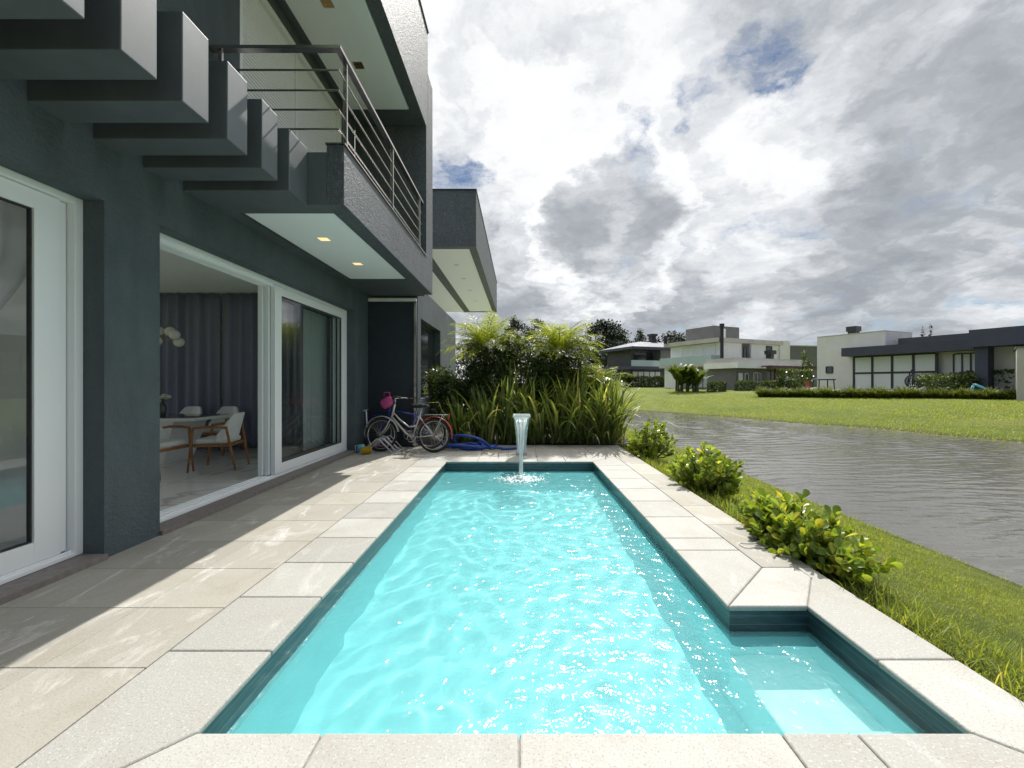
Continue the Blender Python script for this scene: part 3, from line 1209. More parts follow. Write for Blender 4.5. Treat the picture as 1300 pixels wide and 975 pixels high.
# upper roof, fascia and fin
m = MB()
m.box(-8.6, -2.0, -2.7, 8.6, 6.6, 6.9)
m.box(WX + 0.002, -3.06, -2.5, 8.0, 6.35, 6.6)
m.box(-3.06, -2.0, 7.55, 8.0, 6.33, 6.6)
hp(m, 'roof', 'beam_paint')
hp(MB().box(-3.05, -2.01, -2.5, 7.54, 6.335, 6.40), 'roof_soffit', 'soffit_white')
hp(MB().box(-2.0, BF, -2.5, 8.16, 6.33, 8.25), 'roof_fascia', 'grained_stucco', bevel=0.006)
hp(MB().box(-2.01, BF + 0.02, -2.5, 8.17, 8.25, 8.27), 'roof_flashing', 'far_metal')
m = MB()
m.box(WX, -1.98, 8.02, 8.6, 3.73, 6.6)
m.box(-1.98, BF, 8.02, 8.6, 3.80, 6.33)
m.box(-1.98, BF, 8.17, 8.6, 6.33, 7.45)
hp(m, 'fin_wall', 'grained_stucco')
for y in (3.2, 4.3, 5.42, 6.49):
    spot(-2.52, y, 6.335, 0.085, False)
# upper shutter door
sh = hp(MB().box(-3.30, -3.28, 4.79, 7.37, 3.74, 6.13), 'roller_shutter', 'shutter_white')
m = MB()
z = 3.75
while z < 6.11:
    m.box(-3.28, -3.262, 4.79, 7.37, z, z + 0.036)
    z += 0.046
m.build('slats', 'shutter_white', sh, bevel=0.006, seg=1)
m = MB()
m.box(-3.34, -3.20, 4.71, 4.79, 3.73, 6.21)
m.box(-3.34, -3.20, 7.37, 7.45, 3.73, 6.21)
m.box(-3.34, -3.20, 4.79, 7.37, 6.13, 6.21)
m.box(-3.262, -3.24, 6.02, 6.05, 3.74, 6.13)
m.build('shutter_frame', 'upvc_white', sh)

# beams over the terrace
for k in range(-4, 6):
    y0 = 1.845 + 0.4135 * k
    o = hp(MB().box(WX, -2.176, y0, y0 + 0.228 if k < 5 else 4.248, 3.17, 3.755), 'concrete_beam', 'beam_paint', bevel=0.006)

# railing on the balcony
rail = thing('balcony_railing', 'bronze steel railing of four bars round the upper balcony', 'railing', (-1.86, 4.25, 3.815))


def rp(mb, name):
    o = mb.build(name, 'steel', rail, bevel=0.003, seg=1)
    o.matrix_parent_inverse = Matrix.Translation((1.86, -4.25, -3.815))
    return o


XR, YR = -1.865, 4.27
rp(MB().box(XR - 0.035, XR + 0.035, YR - 0.035, 7.98, 4.78, 4.815).box(WX, XR - 0.035, YR - 0.035, YR + 0.035, 4.78, 4.815), 'handrail')
for zz in (4.58, 4.37, 4.17, 3.97):
    rp(MB().tube([(WX, YR, zz), (XR, YR, zz), (XR, 7.98, zz)], 0.011, 8), 'rail_bar')
for yy in (4.44, 6.07, 7.70):
    rp(MB().box(XR - 0.022, XR + 0.022, yy - 0.012, yy + 0.012, 3.815, 4.78), 'post')
rp(MB().box(-3.10, -3.06, YR - 0.015, YR + 0.015, 3.755, 4.78), 'post')


# ---- sliding doors
def frame_box(m, x0, x1, y0, y1, z0, z1, t, tb=None, tt=None):
    tb = tb or t
    tt = tt or t
    m.box(x0, x1, y0, y0 + t, z0, z1)
    m.box(x0, x1, y1 - t, y1, z0, z1)
    m.box(x0, x1, y0 + t, y1 - t, z0, z0 + tb)
    m.box(x0, x1, y0 + t, y1 - t, z1 - tt, z1)
    return m


def leaf(parent, x, y0, y1, z0, z1, stile, bot, top, glass='window_glass', handle=None):
    """one sliding leaf: frame, gasket, pane"""
    f = hp(frame_box(MB(), x - 0.03, x + 0.03, y0, y1, z0, z1, stile, bot, top), 'door_leaf', 'upvc_white', bevel=0.004, seg=2)
    frame_box(MB(), x - 0.012, x + 0.012, y0 + stile, y1 - stile, z0 + bot, z1 - top, 0.012).build('gasket', 'gasket_black', f)
    ya, yb, za, zb = y0 + stile + 0.012, y1 - stile - 0.012, z0 + bot + 0.012, z1 - top - 0.012
    MB().add([(x, ya, za), (x, yb, za), (x, yb, zb), (x, ya, zb)], [(0, 1, 2, 3)]).build('pane', glass, f)
    if handle:
        MB().box(x + 0.03, x + 0.055, handle - 0.012, handle + 0.012, 1.0, 1.25).build('handle', 'upvc_white', f, bevel=0.006)
    return f


# door by the dining room: outer frame with three tracks, leaves slid to the far end
m = frame_box(MB(), WI + 0.03, WX - 0.16, 3.66, 8.02, 0.045, 2.75, 0.05, 0.03, 0.05)
for x in (-3.37, -3.44, -3.51):
    m.box(x - 0.006, x + 0.006, 3.71, 7.97, 0.075, 0.092)
    m.box(x - 0.006, x + 0.006, 3.71, 7.97, 2.66, 2.70)
hp(m, 'door_frame', 'upvc_white', bevel=0.003, seg=1)
leaf(house, -3.37, 5.66, 7.96, 0.093, 2.695, 0.16, 0.13, 0.12)
leaf(house, -3.44, 5.63, 7.90, 0.093, 2.695, 0.10, 0.13, 0.12, handle=None)
leaf(house, -3.51, 5.60, 7.86, 0.093, 2.695, 0.10, 0.13, 0.12, handle=None)
hp(MB().box(-3.555, -3.541, 5.62, 5.65, 1.02, 1.30), 'door_pull', 'upvc_white', bevel=0.006)
hp(MB().box(WI + 0.02, WX + 0.03, 3.655, 8.02, -0.02, 0.043), 'door_sill', 'sill_stone', bevel=0.004)
# door near the camera
m = frame_box(MB(), WI + 0.03, WX - 0.16, -1.5, 3.17, 0.045, 2.75, 0.06, 0.03, 0.05)
for x in (-3.37, -3.44, -3.51):
    m.box(x - 0.006, x + 0.006, -1.44, 3.11, 0.075, 0.092)
hp(m, 'door_frame', 'upvc_white', bevel=0.003, seg=1)
leaf(house, -3.40, 0.9, 3.04, 0.093, 2.695, 0.165, 0.145, 0.13)
leaf(house, -3.47, -1.44, 1.05, 0.093, 2.695, 0.165, 0.145, 0.13)
hp(MB().box(-3.47, -3.40, 3.045, 3.105, 0.093, 2.695), 'door_jamb', 'upvc_white', bevel=0.004)
hp(MB().box(WI + 0.02, WX + 0.035, -1.5, 3.168, -0.02, 0.043), 'door_sill', 'sill_stone', bevel=0.004)

# ------------------------------------------------------------------ dining room, seen through the open door
FZ = 0.05


def wavy(m, x0, x1, y0, y1, z0, z1, pitch, amp, seed=0, gather=0.0):
    """a curtain hanging in folds along the line (x0,y0)-(x1,y1)"""
    r = random.Random(seed)
    L = math.hypot(x1 - x0, y1 - y0)
    n = int(L / pitch * 10)
    nx, ny = -(y1 - y0) / L, (x1 - x0) / L
    v, f = [], []
    rows = 9
    for j in range(rows + 1):
        t = j / rows
        z = z1 + (z0 - z1) * t
        for i in range(n + 1):
            s = i / n
            ph = 2 * PI * s * L / pitch
            a = amp * (0.75 + 0.25 * math.sin(s * 37 + seed)) * (1 + 0.12 * math.sin(t * 3 + s * 20))
            o = a * math.sin(ph + 0.5 * math.sin(ph * 0.23 + seed) + 0.15 * t)
            o += 0.25 * a * math.sin(2 * ph + 1)
            g = 1 - gather * math.sin(PI * min(1, t * 1.5)) if gather else 1
            v.append((x0 + (x1 - x0) * s * g + nx * o, y0 + (y1 - y0) * s * g + ny * o, z))
    for j in range(rows):
        for i in range(n):
            k = j * (n + 1) + i
            f.append((k, k + 1, k + n + 2, k + n + 1))
    return m.add(v, f)


def solid(o, t):
    s = o.modifiers.new('solidify', 'SOLIDIFY')
    s.thickness = t
    s.offset = 0
    return o


cu = solid(wavy(MB(), -8.35, -5.92, 8.17, 8.17, FZ + 0.02, 3.11, 0.21, 0.045, 1).build('curtain', 'curtain_slate', smooth=True), 0.004)
tag(cu, 'slate blue floor length curtain behind the dining table, left half by the globe lamp', 'curtain')
cu = solid(wavy(MB(), -5.89, -3.75, 8.17, 8.17, FZ + 0.02, 3.11, 0.23, 0.05, 2).build('curtain', 'curtain_slate', smooth=True), 0.004)
tag(cu, 'slate blue floor length curtain beside the sliding door, right half of the pair', 'curtain')
cu = solid(wavy(MB(), -3.72, -3.72, 7.15, 7.95, FZ + 0.02, 3.10, 0.13, 0.032, 3).build('curtain', 'sheer_white', smooth=True), 0.003)
tag(cu, 'pale sheer curtain gathered behind the glass of the closed sliding door', 'curtain')

tb = thing('dining_table', 'white lacquered dining table with glass top and splayed panel base', 'table', (-6.4, 6.85, FZ))
m = MB().prism([(-1.32, -0.46), (1.24, -0.46), (1.33, -0.40), (1.33, 0.40), (1.24, 0.46), (-1.32, 0.46)], 0.70, 0.748)
m.build('tabletop', 'lacquer_white', tb, bevel=0.006)
MB().prism([(-1.31, -0.45), (1.235, -0.45), (1.32, -0.39), (1.32, 0.39), (1.235, 0.45), (-1.31, 0.45)], 0.7495, 0.757).build('glass_top', 'window_glass', tb)
for sx in (-1, 1):
    m = MB()
    x = sx * 0.62
    v = [(x - .10 * sx, -.30, 0), (x + .14 * sx, -.30, 0), (x + .14 * sx, .30, 0), (x - .10 * sx, .30, 0),
         (x + .10 * sx, -.36, .70), (x + .36 * sx, -.36, .70), (x + .36 * sx, .36, .70), (x + .10 * sx, .36, .70)]
    if sx < 0:
        f = [(0, 1, 2, 3), (4, 7, 6, 5), (0, 4, 5, 1), (1, 5, 6, 2), (2, 6, 7, 3), (3, 7, 4, 0)]
    else:
        f = [(0, 3, 2, 1), (4, 5, 6, 7), (0, 1, 5, 4), (1, 2, 6, 5), (2, 3, 7, 6), (3, 0, 4, 7)]
    m.add(v, f).build('pedestal', 'lacquer_white', tb, bevel=0.006)


def make_chair(label):
    """tub chair, front towards -x"""
    t = thing('dining_chair', label, 'chair', (0, 0, 0), 0, 'upholstered dining chairs round the table')
    m = MB().prism([(-.24, -.23), (.20, -.21), (.20, .21), (-.24, .23)], 0.40, 0.475)
    m.build('seat', 'fabric_white', t, bevel=0.025, seg=3)
    v, f = [], []
    n, rows = 16, 6
    for j in range(rows + 1):
        q = j / rows
        for i in range(n + 1):
            a = (i / n - 0.5) * 2.0
            w = abs(a)
            h0 = 0.43
            top = 0.845 - 0.34 * max(0, w - 0.42) ** 1.15 / 0.58
            z = h0 + (top - h0) * q
            ang = a * 1.30
            rx = 0.22 + 0.10 * q
            v.append((-0.02 + rx * math.cos(ang) * 1.0, 0.245 * math.sin(ang) / math.sin(1.3) * (1 + 0.06 * q), z))
    for j in range(rows):
        for i in range(n):
            k = j * (n + 1) + i
            f.append((k, k + 1, k + n + 2, k + n + 1))
    b = MB().add(v, f).build('backrest', 'fabric_white', t, smooth=True)
    solid(b, 0.035)
    bv = b.modifiers.new('bevel', 'BEVEL')
    bv.width = 0.012
    bv.segments = 2
    for sy in (-1, 1):
        MB().tube([(-.30, .275 * sy, 0), (-.255, .275 * sy, .40), (-.235, .275 * sy, .64)], [.013, .021, .017], 8).build('leg', 'walnut', t, smooth=True)
        MB().tube([(.30, .235 * sy, 0), (.235, .245 * sy, .38), (.19, .27 * sy, .66)], [.013, .021, .017], 8).build('leg', 'walnut', t, smooth=True)
        MB().tube([(-.245, .275 * sy, .64), (-.1, .285 * sy, .655), (.08, .285 * sy, .655), (.20, .265 * sy, .63)], [.017, .02, .02, .015], 8).build('armrest', 'walnut', t, smooth=True)
    MB().box(-.26, .22, -.255, -.225, .36, .40).box(-.26, .22, .225, .255, .36, .40).box(-.275, -.245, -.26, .26, .36, .40).box(.205, .235, -.24, .24, .36, .40).build('seat_frame', 'walnut', t, bevel=.005)
    return t


def place(o, x, y, a, label):
    o.location = (x, y, FZ)
    o.rotation_euler = (0, 0, R(a))
    o['label'] = label


ch = make_chair('white chair')
chairs = [(-4.55, 6.30, 12, 'white tub chair at the near end of the dining table, its back to the door'),
          (-5.10, 5.82, 96 + 82, 'white armchair half hidden by the dark pillar, left of the nearest white chair'),
          (-5.55, 7.68, -90 + 180, 'dining chair behind the table below the right curtain, only its back showing'),
          (-6.25, 7.68, -90 + 180, 'dining chair behind the table between the vase and the curtain gap')]
for i, c in enumerate(chairs):
    place(ch if i == 0 else copy_tree(ch), *c)

lampx, lampy, lampz = -6.10, 7.0, 2.13
cl = thing('chandelier', 'cluster chandelier of white glass globes hanging over the dining table', 'chandelier', (lampx, lampy, FZ + lampz - 0.05))
MB().tube([(0, 0, 0), (0, 0, 1.10)], 0.008).lathe((0, 0, 1.08), [(0, 0.0), (.06, 0.0), (.06, .02), (0, .02)]).build('rod', 'brass', cl)
gl = [(-.30, .02, .06), (-.16, -.10, -.05), (-.05, .06, .10), (.05, -.1, -.08), (.16, .04, .09), (.30, -.04, .03), (.26, .10, -.08), (-.26, -.05, -.10)]
for g in gl:
    MB().tube([(0, 0, 0), g], 0.006, 6).build('arm', 'brass', cl)
    MB().ball(g, 0.082, 16, 10).build('globe', 'globe_glass', cl, smooth=True)

vs = thing('flower_vase', 'dark glass vase of cream flowers standing on the dining table', 'vase', (-5.93, 6.86, FZ + 0.757))
MB().lathe((0, 0, 0), [(0, 0.001), (.055, 0.001), (.07, .06), (.065, .15), (.05, .19), (.045, .19), (.058, .15), (.06, .06), (0, .02)], 18).build('vase', 'vase_glass', vs, smooth=True)
r = random.Random(3)
m, mm = MB(), MB()
for k in range(9):
    a, q = r.uniform(0, 6.3), r.uniform(.02, .12)
    p = (q * math.cos(a), q * math.sin(a), .25 + r.uniform(0, .10))
    mm.tube([(0, 0, .1), p], .004, 5)
    for e in range(6):
        m.ball((p[0] + r.uniform(-.02, .02), p[1] + r.uniform(-.02, .02), p[2] + r.uniform(-.015, .015)), .022, 7, 5, (1, 1, .7))
m.build('flowers', 'petal', vs, smooth=True)
mm.build('stems', 'stem_green', vs)

# living room behind the nearer door: a swept drape and a low sofa
v, f = [], []
n, rows = 70, 24
for j in range(rows + 1):
    z = 2.74 - (2.74 - FZ - .02) * j / rows
    yr = float(np.interp(z, [0, 1.0, 1.35, 1.75, 2.25, 2.74], [2.35, 2.38, 2.50, 2.92, 3.20, 3.27]))
    yl = float(np.interp(z, [0, 1.2, 2.74], [1.85, 2.0, 0.9]))
    for i in range(n + 1):
        s = i / n
        v.append((-3.72 + 0.022 * math.sin(s * 62 + 1.5 * math.sin(z * 2)) + 0.01 * math.sin(s * 23), yl + (yr - yl) * s, z))
for j in range(rows):
    for i in range(n):
        k = j * (n + 1) + i
        f.append((k, k + 1, k + n + 2, k + n + 1))
dr = solid(MB().add(v, f).build('curtain', 'sheer_white', smooth=True), 0.003)
tag(dr, 'white drape swept to one side behind the glass of the nearest door', 'curtain')
so = thing('sofa', 'grey sofa in the dark room behind the nearest glass door', 'sofa', (-6.6, 1.6, FZ))
MB().box(-.45, .45, -1.0, 1.0, .10, .42).build('seat', 'far_grey', so, bevel=.05, seg=3)
MB().box(-.60, -.42, -1.0, 1.0, .10, .82).build('backrest', 'far_grey', so, bevel=.05, seg=3)
for sy in (-1, 1):
    MB().box(-.45, .45, 1.0 * sy - .1 * (sy < 0), 1.0 * sy + .1 * (sy > 0), .10, .58).build('armrest', 'far_grey', so, bevel=.04, seg=3)

# ------------------------------------------------------------------ pool fountain
fo = thing('pool_fountain', 'clear acrylic blade fountain pouring water into the far end of the pool', 'fountain', (0.045, 7.72, 0))
prof = [(0.0, 0.0, .085), (0.02, .10, .088), (0.045, .28, .098), (0.05, .45, .115), (0.02, .60, .132), (-.06, .69, .145), (-.17, .735, .155), (-.27, .735, .158)]
v, f = [], []
TH = 0.05
for (y, z, hw) in prof:
    v.append((-hw, y, z))
    v.append((hw, y, z))
for i, (y, z, hw) in enumerate(prof):
    a = prof[max(0, i - 1)]
    b = prof[min(len(prof) - 1, i + 1)]
    dy, dz = b[0] - a[0], b[1] - a[1]
    L = math.hypot(dy, dz)
    ny, nz = dz / L, -dy / L
    v.append((-hw, y + ny * TH, z + nz * TH))
    v.append((hw, y + ny * TH, z + nz * TH))
N = len(prof)
for i in range(N - 1):
    a, b = 2 * i, 2 * i + 2
    o = 2 * N
    f += [(a, a + 1, b + 1, b), (o + a + 1, o + a, o + b, o + b + 1), (a, b, o + b, o + a), (a + 1, o + a + 1, o + b + 1, b + 1)]
f += [(0, 2 * N, 2 * N + 1, 1), (2 * N - 2, 2 * N - 1, 4 * N - 1, 4 * N - 2)]
MB().add(v, f).build('body', 'wet_acrylic', fo, smooth=False, bevel=.012, seg=2)
MB().box(-.16, .16, -.29, -.262, .725, .76).build('spout_lip', 'lacquer_white', fo, bevel=.006)
MB().box(-.10, .10, -.03, .085, 0.001, .025).build('base_plate', 'steel', fo, bevel=.004)
# falling water: a sheet that narrows into cords
m = MB()
rr = random.Random(8)
for k in range(13):
    x0 = -.13 + .26 * k / 12
    x1 = -.035 + .05 * (k / 12) + rr.uniform(-.012, .012)
    pts = []
    for j in range(15):
        t = j / 14
        y = -.28 - .95 * t
        z = .735 - .90 * t * t
        pts.append((x0 + (x1 - x0) * min(1, t * 1.25) ** .8 + rr.uniform(-.004, .004), y + rr.uniform(-.012, .012) * (1 + 2 * t), z))
    m.tube(pts, [rr.uniform(.0035, .007) for _ in pts], 6)
m.build('water_sheet', 'falling_water', fo, smooth=True)
m = MB()
for k in range(900):
    a = rr.uniform(0, 2 * PI)
    d = abs(rr.gauss(0, .21))
    x, y = -.03 + d * math.cos(a) * 1.25, -1.25 + d * math.sin(a) * .9
    z = WZ + (rr.uniform(.0, .06) if rr.random() < .25 else .004)
    q = rr.uniform(.003, .017) * (1.05 - 1.4 * d)
    m.ball((x, y, z), max(.003, q), 6, 4, (1.4, 1.4, .5))
tag(m.build('splash', 'foam', fo, smooth=True), kind='stuff')

# ------------------------------------------------------------------ bicycles
def make_bike(name_label, frame_mat, fend, step):
    """front wheel towards -x, standing on z = 0, rear hub at x = 0.54"""
    t = thing('bicycle', name_label, 'bicycle', (0, 0, 0))
    RW = .33
    xr, xf = .54, -.54
    for x in (xr, xf):
        wh = MB().ring((x, 0, RW), (0, 1, 0), RW - .022, .022, 40, 8).build('wheel', 'rubber', t, smooth=True)
        MB().ring((x, 0, RW), (0, 1, 0), RW - .052, .011, 40, 6).build('rim', 'steel', wh, smooth=True)
        sp = MB()
        for k in range(28):
            a = 2 * PI * k / 28
            b = a + (.5 if k % 2 else -.5)
            s = .025 if k % 4 < 2 else -.025
            sp.tube([(x + .02 * math.cos(b), s, RW + .02 * math.sin(b)), (x + (RW - .055) * math.cos(a), 0, RW + (RW - .055) * math.sin(a))], .0016, 4)
        sp.build('spokes', 'steel', wh)
        MB().tube([(x, -.05, RW), (x, .05, RW)], .018, 10).build('hub', 'steel', wh)
    bb = (.10, 0, .28)
    seat = (.27, 0, .80)
    head0, head1 = (-.335, 0, .66), (-.305, 0, .83)
    m = MB()
    m.tube([head0, (-.28, 0, .93)], .021, 10)
    m.tube([bb, (.245, 0, .72)], .018, 10)
    if step:
        m.tube([(-.33, 0, .68), (-.18, 0, .52), (-.03, 0, .36), bb], .020, 10)
        m.tube([(-.315, 0, .77), (-.16, 0, .62), (.02, 0, .49), (.185, 0, .50)], .016, 10)
    else:
        m.tube([(-.33, 0, .68), bb], .021, 10)
        m.tube([(-.315, 0, .79), (.235, 0, .70)], .017, 10)
    for s in (-1, 1):
        m.tube([bb, (xr, .05 * s, RW)], .011, 8)
        m.tube([(.235, 0, .68), (xr, .05 * s, RW)], .009, 8)
    m.build('frame', frame_mat, t, smooth=True)
    m = MB()
    for s in (-1, 1):
        m.tube([(-.335, .0, .65), (-.36, .05 * s, .60), (-.43, .055 * s, .45), (xf, .05 * s, RW)], .012, 8)
    m.build('fork', frame_mat, t, smooth=True)
    m = MB().tube([(-.28, 0, .93), (-.27, 0, 1.0), (-.31, 0, 1.02)], .013, 8)
    for s in (-1, 1):
        m.tube([(-.31, 0, 1.02), (-.30, .12 * s, 1.05), (-.20, .25 * s, 1.07), (-.06, .29 * s, 1.05)], .011, 8)
    hb = m.build('handlebar', 'steel', t, smooth=True)
    for s in (-1, 1):
        MB().tube([(-.16, .27 * s, 1.065), (-.04, .295 * s, 1.05)], .017, 8).build('grip', 'rubber', hb, smooth=True)
    sa = MB().prism([(.08, -.02), (.22, -.045), (.30, -.09), (.40, -.085), (.42, 0), (.40, .085), (.30, .09), (.22, .045), (.08, .02)], .86, .925).build('saddle', 'rubber', t, bevel=.02, seg=3)
    MB().tube([(.245, 0, .72), (.285, 0, .87)], .013, 8).build('seat_post', 'steel', sa)
    m = MB().ring((bb[0], -.04, bb[2]), (0, 1, 0), .085, .006, 28, 6)
    m.tube([(bb[0], -.06, bb[2]), (bb[0] + .12, -.07, bb[2] - .12)], .010, 6).tube([(bb[0], .06, bb[2]), (bb[0] - .12, .07, bb[2] + .12)], .010, 6)
    m.box(bb[0] + .07, bb[0] + .17, -.16, -.075, bb[2] - .135, bb[2] - .11).box(bb[0] - .17, bb[0] - .07, .075, .16, bb[2] + .11, bb[2] + .135)
    m.tube([(bb[0], -.04, bb[2] + .085), (xr, -.04, RW + .035)], .004, 5).tube([(bb[0], -.04, bb[2] - .085), (xr, -.04, RW - .035)], .004, 5)
    m.build('crankset', 'steel', t)
    for x, a0, a1, mt in ((xr, -10, 150, fend), (xf, 10, 160, frame_mat)):
        v, f = [], []
        n = 22
        for i in range(n + 1):
            a = R(a0 + (a1 - a0) * i / n)
            for y, q in ((-.032, .352), (-.016, .366), (.016, .366), (.032, .352)):
                v.append((x + q * math.cos(a), y, RW + q * math.sin(a)))
        for i in range(n):
            for k in range(3):
                f.append((4 * i + k, 4 * i + k + 1, 4 * i + k + 5, 4 * i + k + 4))
        solid(MB().add(v, f).build('fender', mt, t, smooth=True), .003)
    if step:
        m = MB()
        for y in (-.06, 0, .06):
            m.tube([(.36, y, .73), (.80, y, .73)], .008, 6)
        for x in (.36, .58, .80):
            m.tube([(x, -.06, .73), (x, .06, .73)], .007, 6)
        for s in (-1, 1):
            m.tube([(.72, .06 * s, .73), (xr, .055 * s, RW)], .007, 6)
        ck = m.build('luggage_rack', 'cream_paint', t, smooth=True)
        MB().box(.81, .835, -.035, .035, .66, .74).build('reflector', 'red_plastic', ck, bevel=.006)
    return t


b1 = make_bike('cream step through bicycle with luggage rack and reddish rear fender, parked in front', 'cream_paint', 'red_plastic', True)
b1.location = (-2.19, 8.07, 0)
b1.rotation_euler = (R(-5), 0, R(-7))
b2 = make_bike('blue framed bicycle parked against the dark screen behind the cream one', 'blue_paint', 'rubber', False)
b2.location = (-2.36, 8.45, 0)
b2.rotation_euler = (R(-4), 0, R(-2))

rk = thing('bike_rack', 'low white wire bicycle rack on the deck under the front wheels', 'bike rack', (-2.72, 8.2, 0))
m = MB()
for k in range(6):
    y = -.25 + .10 * k
    x = .07 * (k % 2)
    m.tube([(-.30 + x, y, .012), (-.02 + x, y, .27), (.02 + x, y, .27), (.27 + x, y, .012)], .009, 6)
m.build('hoops', 'white_metal', rk, smooth=True)
for x in (-.32, .36):
    MB().tube([(x, -.30, .012), (x, .30, .012)], .012, 6).build('base_rail', 'white_metal', rk)

bg_ = thing('pink_bag', 'small bright pink bag hanging from the blue bicycle handlebar', 'bag', (-2.62, 8.20, .80))
m = MB().ball((0, 0, .16), .10, 14, 10, (1.15, .6, 1.2))
m.v = [(x * (1 + .18 * math.sin(9 * z + 3 * y) + .10 * math.sin(31 * x)), y, z + .02 * math.sin(27 * x)) for x, y, z in m.v]
m.build('pouch', 'pink_plastic', bg_, smooth=True)
MB().tube([(-.06, 0, .28), (-.05, 0, .36), (.05, 0, .36), (.06, 0, .28)], .010, 6).build('strap', 'pink_plastic', bg_, smooth=True)

sc_ = thing('kick_scooter', 'child kick scooter with white and pink deck leaning in the alcove corner', 'scooter', (-3.02, 8.30, 0), R(8))
MB().tube([(0, 0, .08), (-.06, .04, .80)], .014, 8).build('steering_post', 'white_metal', sc_, smooth=True)
MB().tube([(-.06, -.15, .80), (-.06, .22, .80)], .013, 8).build('handlebar', 'aqua_plastic', sc_, smooth=True)
MB().box(-.03, .50, -.05, .05, .07, .09).build('deck', 'pink_plastic', sc_, bevel=.008)
for x in (-.02, .48):
    MB().ring((x, 0, .052), (0, 1, 0), .034, .018, 18, 8).build('wheel', 'rubber', sc_, smooth=True)
tr = thing('toy_bucket', 'yellow plastic toy bucket tipped over beside the bike rack', 'toy', (-2.90, 7.82, .075), R(30))
MB().add(*(lambda mm: (([(p[2] - .08, p[1], p[0]) for p in mm.v]), [tuple(reversed(q)) for q in mm.f]))(MB().lathe((0, 0, 0), [(0, 0), (.06, 0), (.078, .16), (.084, .16), (.084, .17), (.073, .17), (.055, .01), (0, .01)], 16))).build('bucket', 'yellow_plastic', tr, smooth=True)
MB().tube([(.09, -.08, 0), (.16, -.04, -.05), (.16, .04, -.05), (.09, .08, 0)], .005, 6).build('handle', 'aqua_plastic', tr, smooth=True)
hm = thing('toy_watering_can', 'small aqua plastic watering can on the deck by the alcove wall', 'toy', (-3.05, 8.0, 0))
MB().lathe((0, 0, 0), [(0, .001), (.07, .001), (.075, .10), (.05, .16), (.04, .16), (.06, .10), (0, .02)], 16).build('body', 'aqua_plastic', hm, smooth=True)
MB().tube([(.06, 0, .05), (.15, 0, .15)], [.018, .010], 8).lathe((.155, 0, .145), [(0, 0), (.03, .02), (0, .03)], 10).build('spout', 'aqua_plastic', hm, smooth=True)
MB().tube([(-.05, 0, .14), (-.12, 0, .13), (-.11, 0, .04), (-.07, 0, .03)], .008, 6).build('handle', 'white_metal', hm, smooth=True)

# blue pool hose in a loose heap
r = random.Random(21)
pts = []
for k in range(76):
    a = k * .30
    q = .30 + .10 * math.sin(k * .37)
    lift = .05 + .06 * (k / 76) + .03 * math.sin(k * .7)
    if 30 < k < 40:
        lift += .26 * math.sin((k - 30) / 10 * PI)
    pts.append(Vector((q * math.cos(a) * 1.35, q * math.sin(a) * .62, max(.03, lift - .02))))
pts += [Vector((.55, -.12, .05)), Vector((.70, -.16, .035)), Vector((.86, -.10, .03)), Vector((1.0, -.02, .03))]


def smooth_path(p, n):
    out = []
    for i in range(len(p) - 1):
        a, b, c, d = p[max(i - 1, 0)], p[i], p[i + 1], p[min(i + 2, len(p) - 1)]
        for j in range(n):
            t = j / n
            out.append(.5 * ((2 * b) + (c - a) * t + (2 * a - 5 * b + 4 * c - d) * t * t + (3 * b - a - 3 * c + d) * t ** 3))
    return out + [p[-1]]


sp = smooth_path(pts, 8)
ho = MB().tube(sp, [.026 + .0035 * (1 if i % 2 else -1) for i in range(len(sp))], 10).build('pool_hose', 'hose_blue', smooth=True)
ho.location = (-1.02, 8.42, 0)
tag(ho, 'blue corrugated pool hose lying in a loose heap before the plants', 'hose')
cd = MB().tube([(.28 * math.cos(a) * .35, .06 * math.sin(a) + .02 * math.sin(3 * a), .006) for a in [i * .45 for i in range(17)]] + [(.16, .05, .05)], .004, 6).build('cord_loop', 'white_metal', smooth=True)
cd.location = (1.93, 3.42, 0.001)
tag(cd, 'little loop of white cord lying on the stone beside the nearest bush', 'cord')

